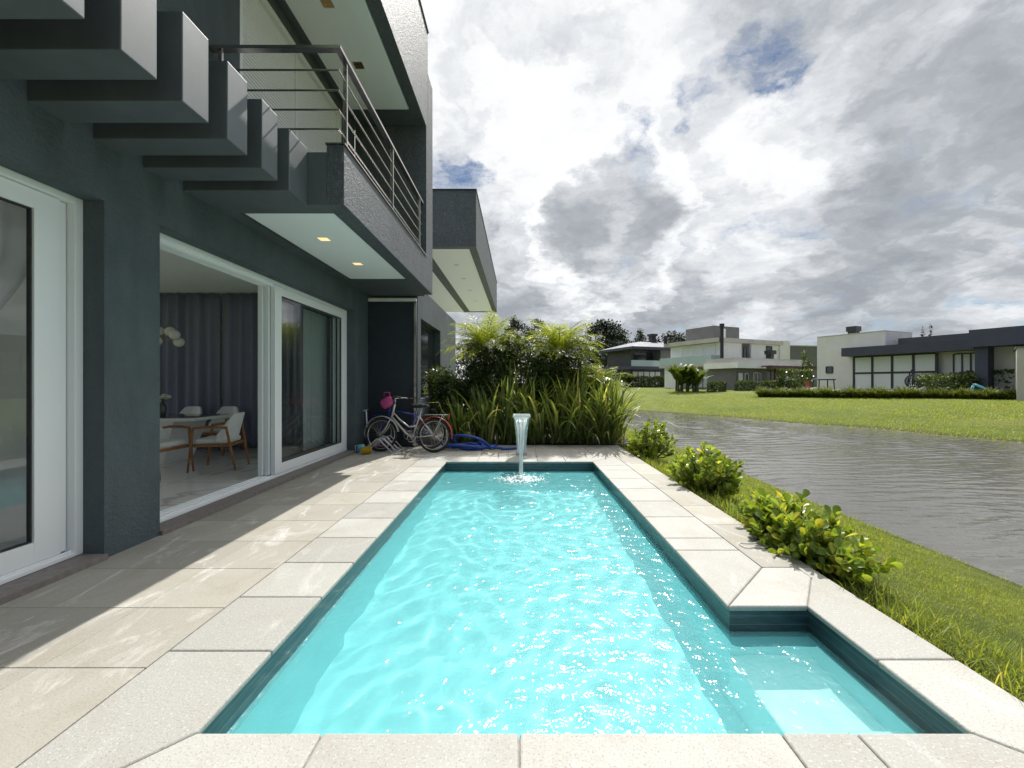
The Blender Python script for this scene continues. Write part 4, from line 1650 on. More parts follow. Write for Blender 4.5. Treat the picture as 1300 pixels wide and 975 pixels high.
# ------------------------------------------------------------------ plants round the pool
def clusia(name, x, y, rx, ry, h, n_stem, seed, label, loose=None):
    r = np.random.default_rng(seed)
    root = thing(name, label, 'bush', (x, y, -0.08))
    P, Dn, Up = [], [], []
    st = MB()
    for k in range(n_stem):
        a = r.uniform(0, 2 * PI)
        q = math.sqrt(r.uniform(0.02, 1))
        top = np.array([rx * q * math.cos(a), ry * q * math.sin(a), h * (1.0 - 0.45 * q ** 2.2) * r.uniform(0.28, 1.0)])
        if loose and r.uniform() < 0.12:
            top[:2] *= 1.22
        base = np.array([top[0] * 0.25, top[1] * 0.25, 0.0])
        mid = base * 0.45 + top * 0.55 + np.array([0, 0, -0.04])
        st.tube([base, mid, top], [.008, .006, .004], 5)
        dirv = unit((top - mid)[None])[0]
        m = r.integers(9, 15)
        for j in range(m):
            u = j / m
            pos = top - dirv * 0.16 * u
            b = a + j * 2.4 + r.uniform(-.3, .3)
            out_ = np.array([math.cos(b), math.sin(b), 0.0])
            dd = out_ * (0.55 + 0.75 * u) + dirv * (1.05 - 0.55 * u) + r.normal(0, .15, 3)
            P.append(pos)
            Dn.append(dd)
            Up.append(dirv + r.normal(0, .25, 3))
    P, Dn, Up = map(np.array, (P, Dn, Up))
    Xv, Yv, Zv = frames(Dn, Up)
    tv = [(0, 0, 0), (-.12, .22, .05), (-.27, .55, .10), (-.30, .78, .07), (-.16, .96, 0), (0, 1.02, -.06), (.16, .96, 0), (.30, .78, .07), (.27, .55, .10), (.12, .22, .05), (0, .4, 0), (0, .75, -.02)]
    tf = [(0, 10, 2, 1), (0, 9, 8, 10), (10, 11, 3, 2), (10, 8, 7, 11), (11, 5, 4, 3), (11, 7, 6, 5)]
    s = r.uniform(0.058, 0.104, len(P))
    V, F = scatter(tv, tf, P, Xv, Yv, Zv, s[:, None] * np.array([1.0, 1.0, 1.0]))
    V[:, 2] = np.maximum(V[:, 2], 0.02)
    np_mesh('foliage', V, F, 'leaf_clusia', root, smooth=True)
    st.build('stems', 'stem_green', root)
    return root


clusia('clusia_bush', 2.36, 3.50, 0.30, 0.70, 0.46, 170, 1, 'largest round leaved bush spilling over the stone edge nearest the step corner', True)
clusia('clusia_bush', 2.46, 5.55, 0.36, 0.62, 0.60, 135, 2, 'round leaved bush with a yellow tuft, middle one of three along the deck', True)
clusia('clusia_bush', 2.54, 7.95, 0.40, 0.55, 0.72, 110, 3, 'round leaved bush next to the long strap leaves at the far deck corner', True)


def flax(x, y, n, L0, L1, seed, label, spread=0.55, w=0.026):
    r = np.random.default_rng(seed)
    root = thing('flax_clump', label, 'plant', (x, y, -0.02), 0, 'strap leaved clumps behind the pool')
    Vs, Fs = [], []
    k0 = 0
    for k in range(n):
        a = r.uniform(0, 2 * PI)
        L = r.uniform(L0, L1)
        lean = abs(r.normal(0, spread)) + 0.05
        bend = r.uniform(0.1, 1.5) * (0.4 + lean)
        ww = w * r.uniform(0.7, 1.25)
        p = np.array([r.normal(0, .13), r.normal(0, .09), 0.0])
        th = lean * 0.55
        seg = 8
        side = np.array([-math.sin(a), math.cos(a), 0])
        kink = r.integers(4, 7) if r.uniform() < 0.16 else -1
        rowv = []
        for j in range(seg + 1):
            t = j / seg
            wd = ww * (0.75 + 0.5 * t if t < .5 else 1.0 * (1 - ((t - .5) / .5) ** 1.8)) + 0.001
            d = np.array([math.cos(a) * math.sin(th), math.sin(a) * math.sin(th), math.cos(th)])
            nn = np.cross(side, d)
            rowv += [p - side * wd, p + nn * wd * 0.45, p + side * wd]
            p = p + d * L / seg
            th += bend / seg * (0.4 + 1.4 * t)
            if j == kink:
                th += r.uniform(.8, 1.5)
            th = min(th, 2.7)
        V = np.array(rowv)
        V[:, 2] = np.maximum(V[:, 2], 0.035)
        i = np.arange(seg)[:, None] * 3
        F = np.concatenate([np.concatenate([i, i + 1, i + 4, i + 3], 1), np.concatenate([i + 1, i + 2, i + 5, i + 4], 1)])
        Vs.append(V)
        Fs.append(F + k0)
        k0 += len(V)
    np_mesh('leaves', np.concatenate(Vs), np.concatenate(Fs), 'leaf_flax', root, smooth=True)
    return root


order = ['leftmost strap leaved clump, against the bicycle wheels', 'strap leaved clump right behind the blue hose', 'strap leaved clump left of the fountain, its leaves upright',
         'strap leaved clump straight behind the fountain', 'strap leaved clump just right of the fountain', 'strap leaved clump with bent pale leaf, second from the right',
         'widest strap leaved clump at the right end, arching over the bush', 'rear strap leaved clump standing before the dark hedge, left', 'rear strap leaved clump standing before the dark hedge, right']
fl = [(-1.30, 9.25, 80, .6, 1.35), (-0.76, 9.22, 95, .6, 1.65), (-0.24, 9.28, 100, .7, 1.75), (0.34, 9.26, 100, .6, 1.75), (0.86, 9.28, 100, .6, 1.65), (1.38, 9.24, 120, .6, 1.75), (1.98, 9.22, 190, .6, 1.75), (0.02, 9.75, 80, 1.0, 2.05), (1.2, 9.75, 80, 1.0, 2.0)]
for i, (a, l) in enumerate(zip(fl, order)):
    flax(*a, 100 + i, l, 0.62 if i == 6 else 0.5)


def leaf_blob(r, n, c, rad, size, mat_='leaf_shrub', tilt=0.9, shell=0.55):
    """leaves through an ellipsoid, denser near its skin"""
    d = unit(r.normal(0, 1, (n, 3)))
    q = (shell + (1 - shell) * r.uniform(0, 1, n)) * r.uniform(.75, 1.05, n)
    P = np.array(c) + d * q[:, None] * np.array(rad)
    Dn = d * 0.7 + r.normal(0, tilt, (n, 3))
    Up = d + np.array([0, 0, .6]) + r.normal(0, .5, (n, 3))
    Xv, Yv, Zv = frames(unit(Dn), Up)
    s = r.uniform(.6, 1.3, n) * size
    tv = [(0, 0, 0), (-.26, .45, .05), (0, 1, -.05), (.26, .45, .05)]
    return scatter(tv, [(0, 1, 2, 3)], P, Xv, Yv, Zv, s[:, None] * np.ones(3))


def shrub(name, label, cat_, x, y, z, blobs, n, size, mat_, seed, trunk=True, group=None, stem=0.03):
    r = np.random.default_rng(seed)
    root = thing(name, label, cat_, (x, y, z), 0, group)
    tot = sum(b[3] * b[4] * b[5] for b in blobs)
    parts = [leaf_blob(r, max(20, int(n * b[3] * b[4] * b[5] / tot)), b[:3], b[3:6], size) for b in blobs]
    V, F = cat(parts)
    np_mesh('foliage', V, F, mat_, root)
    if trunk:
        m = MB()
        for b in blobs:
            m.tube([(b[0] * .15, b[1] * .15, 0), (b[0] * .6, b[1] * .6, b[2] * .55), (b[0], b[1], b[2] + b[5] * .4)], [stem, stem * .7, stem * .3], 6)
        m.build('stems', 'bark', root)
    return root


def blobset(r, w, d, h, n, base=.15):
    out_ = []
    for k in range(n):
        out_.append((r.uniform(-w, w) * .75, r.uniform(-d, d) * .6, base + (h - base) * r.uniform(.2, .86), w * r.uniform(.3, .55), d * r.uniform(.45, .8), h * r.uniform(.15, .26)))
    return out_


rb = random.Random(5)
for i, (x, h, l) in enumerate([(-1.45, 1.85, 'dark glossy hedge shrub against the grey side wall under the high window'), (-0.75, 2.45, 'dark small leaved shrub below the left palm crown'),
                               (0.12, 2.45, 'dark small leaved shrub between the two palms'), (0.95, 2.3, 'dark small leaved shrub below the right palm crown'), (1.62, 1.75, 'dark small leaved shrub at the right end behind the widest strap leaves')]):
    shrub('hedge_shrub', l, 'shrub', x, 10.3, -0.05, blobset(rb, .78, .5, h, 20), 15000, .066, 'leaf_shrub', 40 + i)


def palm(x, y, ht, n, L, seed, label):
    r = np.random.default_rng(seed)
    root = thing('pygmy_palm', label, 'palm', (x, y, -.05))
    m = MB()
    for k in range(15):
        z = ht * k / 15
        m.tube([(.02 * math.sin(k), 0, z), (.02 * math.sin(k), 0, z + ht / 15 + .01)], [.060, .046], 9)
    m.build('trunk', 'bark', root)
    P, Dn, Up, Sz = [], [], [], []
    rach = MB()
    for k in range(n):
        a = k * 2.4 + r.uniform(-.3, .3)
        th = 0.20 + 1.15 * (k / n) ** .8 + r.uniform(-.1, .1)
        p = np.array([0.0, 0.0, ht])
        l = L * r.uniform(.8, 1.1)
        seg = 26
        pts = []
        for j in range(seg + 1):
            t = j / seg
            d = np.array([math.cos(a) * math.sin(th), math.sin(a) * math.sin(th), math.cos(th)])
            pts.append(tuple(p))
            if t > .12:
                side = np.array([-math.sin(a), math.cos(a), 0])
                nn = np.cross(side, d)
                ln = .26 * math.sin(PI * min(1, (t * .86 + .14))) + .05
                for s in (-1, 1):
                    for e in range(2):
                        P.append(p + d * (l / seg) * (e * .5))
                        Dn.append(side * s * r.uniform(.55, 1.1) + d * .9 + nn * r.uniform(-.35, .45) + np.array([0, 0, -.10 - .35 * t]) + r.normal(0, .10, 3))
                        Up.append(nn + r.normal(0, .15, 3))
                        Sz.append((ln, ln))
            p = p + d * l / seg
            th += (1.35 / seg) * (.35 + 1.3 * t)
        rach.tube(pts[::3], [.010 * (1 - .8 * i / 9) for i in range(len(pts[::3]))], 5)
    P, Dn, Up = map(np.array, (P, Dn, Up))
    Sz = np.array(Sz)
    Xv, Yv, Zv = frames(Dn, Up)
    tv = [(-.35, 0, 0), (.35, 0, 0), (.5, .45, -.03), (-.5, .45, -.03), (.08, 1, -.14), (-.08, 1, -.14)]
    V, F = scatter(tv, [(0, 1, 2, 3), (3, 2, 4, 5)], P, Xv, Yv, Zv, np.stack([np.full(len(P), .013), Sz[:, 0], Sz[:, 1]], -1))
    np_mesh('fronds', V, F, 'leaf_palm', root)
    rach.build('frond_stalks', 'stem_green', root)
    return root


palm(-0.83, 10.35, 2.20, 44, 1.25, 61, 'feathery palm rising beside the grey wing, left of the two')
palm(0.98, 10.25, 2.10, 46, 1.25, 62, 'feathery palm in the middle of the planting, brightest fronds')
palm(1.80, 10.3, 1.15, 26, 1.15, 63, 'low feathery palm with yellowing fronds near the lake side')

# ------------------------------------------------------------------ next house along the bank
nb = thing('neighbour_house', 'next dark grey house with deep roof slab, rising behind the palms', 'house', (-5.0, 22, 0))
NM = Matrix.Translation((5.0, -22, 0))


def npart(mb, name, mat, **kw):
    o = mb.build(name, mat, nb, **kw)
    o.matrix_parent_inverse = NM
    return o


npart(MB().box(-9, -5.2, 15.6, 29.5, -.2, 6.32), 'wall', 'dark_stucco')
m = MB().box(-9, -1.57, 15.1, 29.2, 6.42, 8.38)
m.box(-1.86, -1.57, 15.1, 29.2, 6.33, 6.42).box(-3.87, -3.46, 15.1, 29.2, 6.33, 6.42).box(-3.46, -1.86, 15.1, 15.4, 6.33, 6.42).box(-3.46, -1.86, 28.9, 29.2, 6.33, 6.42)
npart(m, 'roof', 'grained_stucco')
npart(MB().box(-9, -1.55, 15.08, 29.2, 8.38, 8.43), 'roof_flashing', 'far_metal')
npart(MB().box(-3.45, -1.87, 15.41, 28.89, 6.345, 6.41), 'soffit', 'soffit_white')
npart(MB().box(-5.2, -3.88, 15.12, 29.1, 6.34, 6.41), 'soffit', 'soffit_white')
for y in (17.5, 19.8, 22.3, 25.2):
    npart(MB().box(-2.75, -2.55, y - .1, y + .1, 6.335, 6.35), 'ceiling_spot', 'far_offwhite')

MB().box(-12, -0.4, 13.6, 31, -.2, 0.0).build('neighbour_bounce_slab', 'pale_concrete')['kind'] = 'structure'  # unseen pale slab, added to bounce neutral light up onto the neighbour's soffit

# ------------------------------------------------------------------ houses over the lake
def sub(parent, mb, name, mat, **kw):
    return mb.build(name, mat, parent, **kw)


def window(parent, x0, x1, y, z0, z1, nx=1, nz=1, fr='far_metal', gl='far_glass', t=.07, axis='x'):
    """framed window on the face y = const (axis x) or x = const (axis y), facing the negative side"""
    f, g = MB(), MB()

    def B(m, a0, a1, c0, c1, d0, d1):
        if axis == 'x':
            m.box(a0, a1, y - d1, y - d0, c0, c1)
        else:
            m.box(y - d1, y - d0, a0, a1, c0, c1)
    for i in range(nx + 1):
        c = x0 + (x1 - x0) * i / nx
        B(f, c - t / 2, c + t / 2, z0, z1, .0, .08)
    for j in range(nz + 1):
        c = z0 + (z1 - z0) * j / nz
        B(f, x0 + t / 2, x1 - t / 2, c - t / 2, c + t / 2, .003, .076)
    o = f.build('window', fr, parent)
    B(g, x0, x1, z0, z1, .012, .03)
    g.build('pane', gl, o)
    return o


# white single storey house with the dark flat roof
hb = thing('white_bungalow', 'white flat roofed house with dark roof slab and tall four bay window over the lake', 'house', (31.2, 43.3, .45), math.atan2(-.917, .40))
sub(hb, MB().box(0, 5.9, 0, 4.6, -.5, 5.65).box(5.9, 12.6, .3, 8, -.5, 3.95).box(12.6, 18, -.3, 8, -.5, 3.6), 'wall', 'far_offwhite')
sub(hb, MB().box(2.95, 12.1, -1.25, 0, 3.45, 4.25).box(5.9, 12.1, 0, 1.0, 3.95, 4.25), 'roof_slab', 'far_slate')
sub(hb, MB().box(6.4, 12.5, 1.0, 8, 3.95, 4.95), 'roof_parapet', 'far_darkgrey')
sub(hb, MB().box(12.1, 18, -2.1, 6, 3.6, 4.9), 'roof_slab', 'far_slate')
sub(hb, MB().box(12.25, 12.95, -1.6, -.6, -.5, 3.6), 'pillar', 'far_slate')
sub(hb, MB().box(0.0, 5.9, -.03, 4.62, 5.65, 5.72), 'coping', 'far_beige')
window(hb, 3.4, 9.45, 0.0, .25, 3.40, 4, 2, gl='far_blind', t=.17)
window(hb, 10.4, 11.9, .3, 1.7, 3.25, 3, 1, gl='far_blind', t=.09)
window(hb, .9, 1.5, 0, 1.9, 2.55, 1, 1)
sub(hb, MB().box(2.2, 2.9, 1.2, 1.9, 5.7, 6.05).box(2.1, 3.0, 1.1, 2.0, 6.05, 6.55), 'chimney', 'far_metal')
# beige house at the right edge
hd = thing('beige_house', 'plain beige walled house cut by the right edge of the picture', 'house', (33.1, 27.5, .3), R(-49))
sub(hd, MB().box(0, 9, 0, 9, -.5, 3.35), 'wall', 'far_beige')
sub(hd, MB().box(1.2, 9.2, -.9, 0, 2.25, 2.42), 'canopy', 'far_offwhite')
sub(hd, MB().box(-.06, 9.1, -.06, 9.1, 3.35, 3.45), 'coping', 'far_grey')
# white two storey house
ha = thing('white_two_storey_house', 'white two storey house with beige roof slab, glass balcony and grey garden wing', 'house', (26.7, 55, .55), R(24.2))
sub(ha, MB().box(0, 4.2, 0, 8.8, 3.45, 6.2).box(6.1, 13.9, .0, 8.8, 3.45, 6.2).box(0.4, 14, .05, 8.8, -.5, 3.45).box(-1.4, -.8, 5.4, 8.6, -.5, 3.0), 'wall', 'far_white')
sub(ha, MB().box(4.2, 6.1, .25, 8.7, 3.45, 6.2), 'grey_wall', 'far_grey')
sub(ha, MB().box(11.9, 14.1, -.25, .6, -.5, 6.9), 'pier', 'far_offwhite')
sub(ha, MB().box(-1.0, 11.9, -.7, 9.2, 6.2, 6.75).box(11.9, 14.1, .6, 9.2, 6.2, 6.75), 'roof_slab', 'far_beige')
sub(ha, MB().box(-1.9, 0.0, -.3, 9.2, 3.0, 3.42), 'balcony', 'far_beige')
sub(ha, MB().box(-1.85, -1.82, -.2, 9.1, 3.42, 4.45).box(-1.82, 0, -.23, -.20, 3.42, 4.45), 'balustrade', 'balustrade_glass')
window(ha, .7, 8.4, 0, 3.5, 6.1, 4, 1, fr='far_white', gl='far_blind', t=.08, axis='y')
window(ha, 4.9, 5.5, .25, 4.1, 5.8, 1, 1)
window(ha, 9.2, 10.4, 0, 3.9, 6.0, 1, 1)
window(ha, 1.2, 5.0, .4, .1, 2.8, 2, 1, gl='far_blind', axis='y')
sub(ha, MB().box(1.2, 6.3, 2, 7, 6.75, 8.75), 'roof_room', 'far_grey')
sub(ha, MB().box(2.6, 3.5, 1.96, 2.0, 6.8, 8.4), 'roof_door', 'far_white')
sub(ha, MB().tube([(-.7, -.9, 3.0), (-.7, -.9, 8.0)], .22, 12).tube([(-.7, -.9, 8.0), (-.7, -.9, 8.5)], .30, 12), 'chimney_pipe', 'far_metal')
sub(ha, MB().tube([(-1.2, 8.6, 6.7), (-1.2, 8.6, 7.8)], .28, 10), 'chimney_pipe', 'far_metal')
wg = sub(ha, MB().box(-2.4, 3.2, -4.3, -.05, -.5, 2.55).box(3.2, 11, -1.4, -.05, -.5, 2.55), 'wing_wall', 'far_grey')
sub(ha, MB().box(-3.0, 11.4, -5.0, -.02, 2.58, 3.25), 'wing_roof', 'far_white')
sub(ha, MB().box(-2.7, 11, -4.5, -.02, 3.25, 3.85), 'wing_parapet', 'far_beige')
sub(ha, MB().box(-2.0, -1.3, -4.36, -4.3, -.4, 2.0), 'door', 'far_white')
window(ha, -.9, -.3, -4.3, 1.05, 1.95, 1, 1, fr='far_white')
window(ha, .7, 2.0, -4.3, .9, 2.05, 2, 1, fr='far_white')
window(ha, 5.5, 9.5, -1.4, 0, 2.4, 3, 1)
for x in (2.1, 8.6):
    sub(ha, MB().box(x, x + .35, -6.3, -5.95, -.5, 2.5), 'pergola_post', 'red_wood')
sub(ha, MB().box(0.9, 11.2, -6.45, -5.85, 2.5, 2.75), 'pergola_beam', 'red_wood')
for k in range(9):
    sub(ha, MB().box(1.2 + k * 1.15, 1.35 + k * 1.15, -6.4, -5.02, 2.75, 2.9), 'pergola_rafter', 'red_wood')
sub(ha, MB().box(5.9, 6.5, -3, -2.4, 3.85, 4.6).box(5.7, 6.7, -3.2, -2.2, 4.6, 5.1), 'chimney', 'far_metal')
# dark two storey house
hc = thing('dark_two_storey_house', 'dark grey two storey house with glass balcony, left of the white one', 'house', (19.0, 69, .6), R(20))
sub(hc, MB().box(0, 12, .8, 9, -.5, 3.0).box(.6, 11, 1.4, 8.8, 3.4, 6.3), 'wall', 'far_darkgrey')
sub(hc, MB().box(-.9, 12, -.8, 9.3, 3.0, 3.5), 'balcony', 'far_slate')
sub(hc, MB().box(-.85, 6.5, -.76, -.73, 3.5, 4.5), 'balustrade', 'balustrade_glass')
sub(hc, MB().box(5.2, 11.5, -.5, 8.8, 3.5, 6.3), 'upper_block', 'far_grey')
m = MB().box(-1.0, 12, -1.2, 9.5, 6.3, 6.75)
m.add([(-1, -1.2, 6.75), (12, -1.2, 6.75), (12, 9.5, 6.75), (-1, 9.5, 6.75), (3.5, 3, 8.0), (8, 3, 8.0), (8, 6, 8.0), (3.5, 6, 8.0)], [(0, 1, 5, 4), (1, 2, 6, 5), (2, 3, 7, 6), (3, 0, 4, 7), (4, 5, 6, 7)])
sub(hc, m, 'roof', 'far_slate')
sub(hc, MB().box(6.6, 7.5, 3.6, 4.5, 7.9, 9.2).box(6.4, 7.7, 3.4, 4.7, 9.2, 9.6), 'chimney', 'far_metal')
window(hc, .4, 6.2, .8, 0, 2.7, 5, 1, fr='far_metal', gl='far_blind', t=.12)
window(hc, 1.2, 4.9, 1.4, 3.6, 6.0, 3, 1)
# grey house behind and a little one with tiled roof
hg = thing('grey_house', 'plain grey block house between the white two storey house and the bungalow', 'house', (48.6, 78, .7), R(10))
sub(hg, MB().box(0, 9, 0, 8, -.5, 7.6), 'wall', 'far_grey')
sub(hg, MB().box(-.1, 9.1, -.1, 8.1, 7.6, 7.8), 'coping', 'far_beige')
window(hg, 1.0, 4.4, 0, 3.6, 4.9, 2, 1, fr='far_offwhite')
ht = thing('tiled_roof_house', 'tiny far house with orange tiled roof left of the dark house', 'house', (22.5, 118, .7), R(12))
sub(ht, MB().box(0, 5, 0, 6, -.5, 3.4), 'wall', 'far_offwhite')
sub(ht, MB().add([(-.5, -.5, 3.4), (5.5, -.5, 3.4), (5.5, 6.5, 3.4), (-.5, 6.5, 3.4), (.8, 3, 5.2), (4.2, 3, 5.2)], [(0, 1, 5, 4), (1, 2, 5), (2, 3, 4, 5), (3, 0, 4), (3, 2, 1, 0)]), 'roof', 'terracotta')
window(ht, 1, 2.2, 0, .8, 2.2)

# ------------------------------------------------------------------ hedges, shrubs and garden things over the lake
def gh(x, y):
    return float(ground_h(np.array([x]), np.array([y]))[0])


def box_hedge(name, label, x, y, w, d, h, rz, n, size, mat_, seed):
    r = np.random.default_rng(seed)
    root = thing(name, label, 'hedge', (x, y, gh(x, y) - .03), rz)
    u = r.uniform(-1, 1, (n, 3))
    k = r.integers(0, 3, n)
    u[np.arange(n), k] = np.sign(u[np.arange(n), k]) * r.uniform(.82, 1.03, n)
    P = u * np.array([w / 2, d / 2, h / 2]) + np.array([0, 0, h / 2])
    P += (np.sin(P[:, :1] * 2.1 + seed) * .06) * np.array([0, 0, 1.0])
    Dn = u + r.normal(0, .8, (n, 3))
    Xv, Yv, Zv = frames(unit(Dn), u + r.normal(0, .4, (n, 3)))
    V, F = scatter([(-.3, 0, 0), (.3, 0, 0), (.3, 1, .1), (-.3, 1, .1)], [(0, 1, 2, 3)], P, Xv, Yv, Zv, (r.uniform(.6, 1.3, n) * size)[:, None] * np.ones(3))
    V[:, 2] = np.maximum(V[:, 2], 0)
    np_mesh('foliage', V, F, mat_, root)
    m = MB()
    for q in range(max(2, int(w / .8))):
        xx = -w / 2 + w * (q + .5) / max(2, int(w / .8))
        m.tube([(xx, 0, 0), (xx, 0, h * .8)], .03, 5)
    m.build('stems', 'bark', root)
    return root


box_hedge('clipped_hedge', 'smallest clipped box hedge before the white door of the grey wing', 22.2, 46.5, 1.7, 1.0, .95, R(20), 900, .16, 'leaf_hedge', 1)
box_hedge('clipped_hedge', 'clipped box hedge under the white framed window of the grey wing', 25.6, 46.8, 2.0, 1.0, 1.0, R(20), 1000, .16, 'leaf_hedge', 2)
box_hedge('clipped_hedge', 'long clipped hedge in front of the pergola', 29.0, 46.3, 3.4, 1.1, 1.05, R(10), 1600, .16, 'leaf_hedge', 3)
box_hedge('clipped_hedge', 'tall dark hedge beside the left end of the white bungalow', 31.0, 46.5, 3.6, 1.4, 2.3, R(20), 2400, .18, 'leaf_shrub', 4)
box_hedge('clipped_hedge', 'dark clipped hedge in front of the dark two storey house', 20.8, 65.5, 9.5, 1.2, 1.6, R(20), 5200, .26, 'leaf_shrub', 5)
box_hedge('clipped_hedge', 'dark hedge between the big rounded shrub and the beige house', 36.2, 31.4, 3.2, 1.4, 1.9, R(-66), 2000, .16, 'leaf_shrub', 6)


def lily_row(name, label, x0, y0, x1, y1, n, h, seed):
    r = np.random.default_rng(seed)
    root = thing(name, label, 'hedge', (x0, y0, gh(x0, y0)))
    t = r.uniform(0, 1, n)
    L = math.hypot(x1 - x0, y1 - y0)
    off = r.uniform(-.55, .55, n)
    px_ = x0 + (x1 - x0) * t - (y1 - y0) / L * off
    py_ = y0 + (y1 - y0) * t + (x1 - x0) / L * off
    z = ground_h(px_, py_) - gh(x0, y0)
    a = r.uniform(0, 2 * PI, n)
    le = r.uniform(.15, 1.1, n)
    d = np.stack([np.cos(a) * le, np.sin(a) * le, np.ones(n)], -1)
    Xv, Yv, Zv = frames(d, np.stack([np.cos(a), np.sin(a), np.full(n, .01)], -1))
    hh = h * r.uniform(.55, 1.15, n) * (1 + .2 * np.sin(t * 40 + seed))
    P = np.stack([px_ - x0, py_ - y0, z], -1)
    V, F = scatter([(-.5, 0, 0), (.5, 0, 0), (.45, .6, .05), (-.45, .6, .05), (.1, 1, .30), (-.1, 1, .30)], [(0, 1, 2, 3), (3, 2, 4, 5)], P, Xv, Yv, Zv, np.stack([np.full(n, .07), hh, hh], -1))
    np_mesh('leaves', V, F, 'leaf_lily', root)
    return root


lily_row('lily_border', 'long low border of grassy lily leaves before the white bungalow', 21.8, 37.6, 30.5, 32.0, 6500, .85, 1)
lily_row('lily_border', 'yellowish end of the lily border in front of the beige house', 30.6, 31.9, 36.5, 26.4, 4200, .8, 2)
r2 = random.Random(9)
shrub('rounded_shrub', 'big rounded light green shrub under the right window of the bungalow', 'shrub', 33.2, 32.6, gh(33.2, 32.6), blobset(r2, 2.1, 1.6, 2.2, 12), 4200, .19, 'leaf_bright', 70)
shrub('rounded_shrub', 'slim yellowish green tree shrub beside the grey block house', 'shrub', 36.0, 52.0, gh(36, 52), [(0, 0, 1.5, .8, .8, 1.3), (.2, .1, 3.0, .7, .7, 1.2), (-.1, 0, 4.2, .4, .4, .9)], 1800, .2, 'leaf_bright', 71)


def banana(x, y, label, seed):
    r = np.random.default_rng(seed)
    root = thing('strelitzia_clump', label, 'plant', (x, y, gh(x, y)))
    P, Dn, Up, Sc = [], [], [], []
    m = MB()
    for k in range(16):
        bx, by = r.uniform(-1.8, 1.8), r.uniform(-.7, .7)
        h = r.uniform(.4, 1.6)
        m.tube([(bx, by, 0), (bx, by, h)], [.12, .08], 7)
        for j in range(13):
            a = j * 2.4
            P.append((bx, by, h))
            Dn.append((math.cos(a) * .75, math.sin(a) * .75, r.uniform(.5, 2.2)))
            Up.append((math.cos(a), math.sin(a), .2))
            Sc.append(r.uniform(1.3, 2.5))
    P, Dn, Up, Sc = map(np.array, (P, Dn, Up, Sc))
    Xv, Yv, Zv = frames(Dn, Up)
    V, F = scatter([(-.03, 0, 0), (.03, 0, 0), (.10, .5, .02), (-.10, .5, .02), (.09, .8, .10), (-.09, .8, .10), (.03, 1, .25), (-.03, 1, .25)], [(0, 1, 2, 3), (3, 2, 4, 5), (5, 4, 6, 7)], P, Xv, Yv, Zv, Sc[:, None] * np.ones(3))
    np_mesh('leaves', V, F, 'leaf_bright', root)
    m.build('stems', 'stem_green', root)


banana(19.4, 47.5, 'clump of big leaved palms on the lawn left of the grey wing', 3)

eg = thing('hanging_egg_chair', 'dark wicker egg chair on a curved stand before the bungalow window', 'chair', (33.2, 34.7, gh(33.2, 34.7)))
MB().tube([(0, .5, .03), (0, .6, .9), (0, .45, 1.9), (0, .15, 2.25), (0, 0, 2.1)], .04, 8).build('stand', 'far_metal', eg, smooth=True)
MB().ring((0, .1, .04), (0, 0, 1), .55, .04, 24, 6).build('base', 'far_metal', eg, smooth=True)
m = MB()
for k in range(12):
    a = PI * k / 12
    m.ring((0, 0, 1.15), (math.cos(a), math.sin(a), 0), .62, .022, 24, 5)
for z, q in ((.75, .45), (.95, .58), (1.15, .62), (1.4, .56), (1.6, .4)):
    m.ring((0, 0, z), (0, 0, 1), q, .022, 24, 5)
m.build('basket', 'far_slate', eg, smooth=True)
MB().ball((0, 0, .72), .42, 12, 8, (1, 1, .35)).build('cushion', 'far_blind', eg, smooth=True)

ps = thing('toddler_slide', 'turquoise plastic toddler slide standing in the border by the beige house', 'toy', (33.6, 29.9, gh(33.6, 29.9)), R(-60))
v, f = [], []
for i in range(13):
    t = i / 12
    x = -.5 + 1.2 * t
    z = .95 - .85 * t ** 1.3 + (.12 * (t - .8) if t > .8 else 0)
    for y, dz in ((-.24, .14), (-.22, 0), (.22, 0), (.24, .14)):
        v.append((x, y, z + dz))
for i in range(12):
    for k in range(3):
        f.append((4 * i + k, 4 * i + k + 1, 4 * i + k + 5, 4 * i + k + 4))
solid(MB().add(v, f).build('chute', 'aqua_plastic', ps, smooth=True), .03)
m = MB()
for s in (-1, 1):
    m.tube([(-.5, .22 * s, .95), (-.8, .25 * s, 0)], .04, 7)
for z in (.25, .5, .75):
    m.tube([(-.56 - (.95 - z) * .28, -.22, z), (-.56 - (.95 - z) * .28, .22, z)], .03, 6)
m.build('ladder', 'aqua_plastic', ps, smooth=True)

gt = thing('garden_table', 'small violet topped play table on the terrace left of the bungalow', 'table', (29.8, 40.5, gh(29.8, 40.5)))
MB().box(-.85, .85, -.5, .5, 1.22, 1.34).build('tabletop', 'far_violet', gt, bevel=.03)
for sx in (-1, 1):
    for sy in (-1, 1):
        MB().tube([(.7 * sx, .4 * sy, 1.22), (.78 * sx, .45 * sy, 0)], .05, 7).build('leg', 'far_metal', gt)
gc = thing('garden_chair', 'red and white garden chair next to the violet play table', 'chair', (28.5, 40.3, gh(28.5, 40.3)), R(30))
MB().box(-.3, .3, -.3, .3, .42, .50).build('seat', 'far_white', gc, bevel=.02)
MB().add([(-.3, .25, .5), (.3, .25, .5), (.3, .32, .5), (-.3, .32, .5), (-.28, .40, 1.15), (.28, .40, 1.15), (.28, .46, 1.15), (-.28, .46, 1.15)], [(0, 1, 5, 4), (1, 2, 6, 5), (2, 3, 7, 6), (3, 0, 4, 7), (4, 5, 6, 7)]).build('backrest', 'skin_fabric_red', gc)
for sx in (-1, 1):
    for sy in (-1, 1):
        MB().tube([(.27 * sx, .25 * sy, .42), (.3 * sx, .3 * sy, 0)], .025, 6).build('leg', 'far_white', gc)

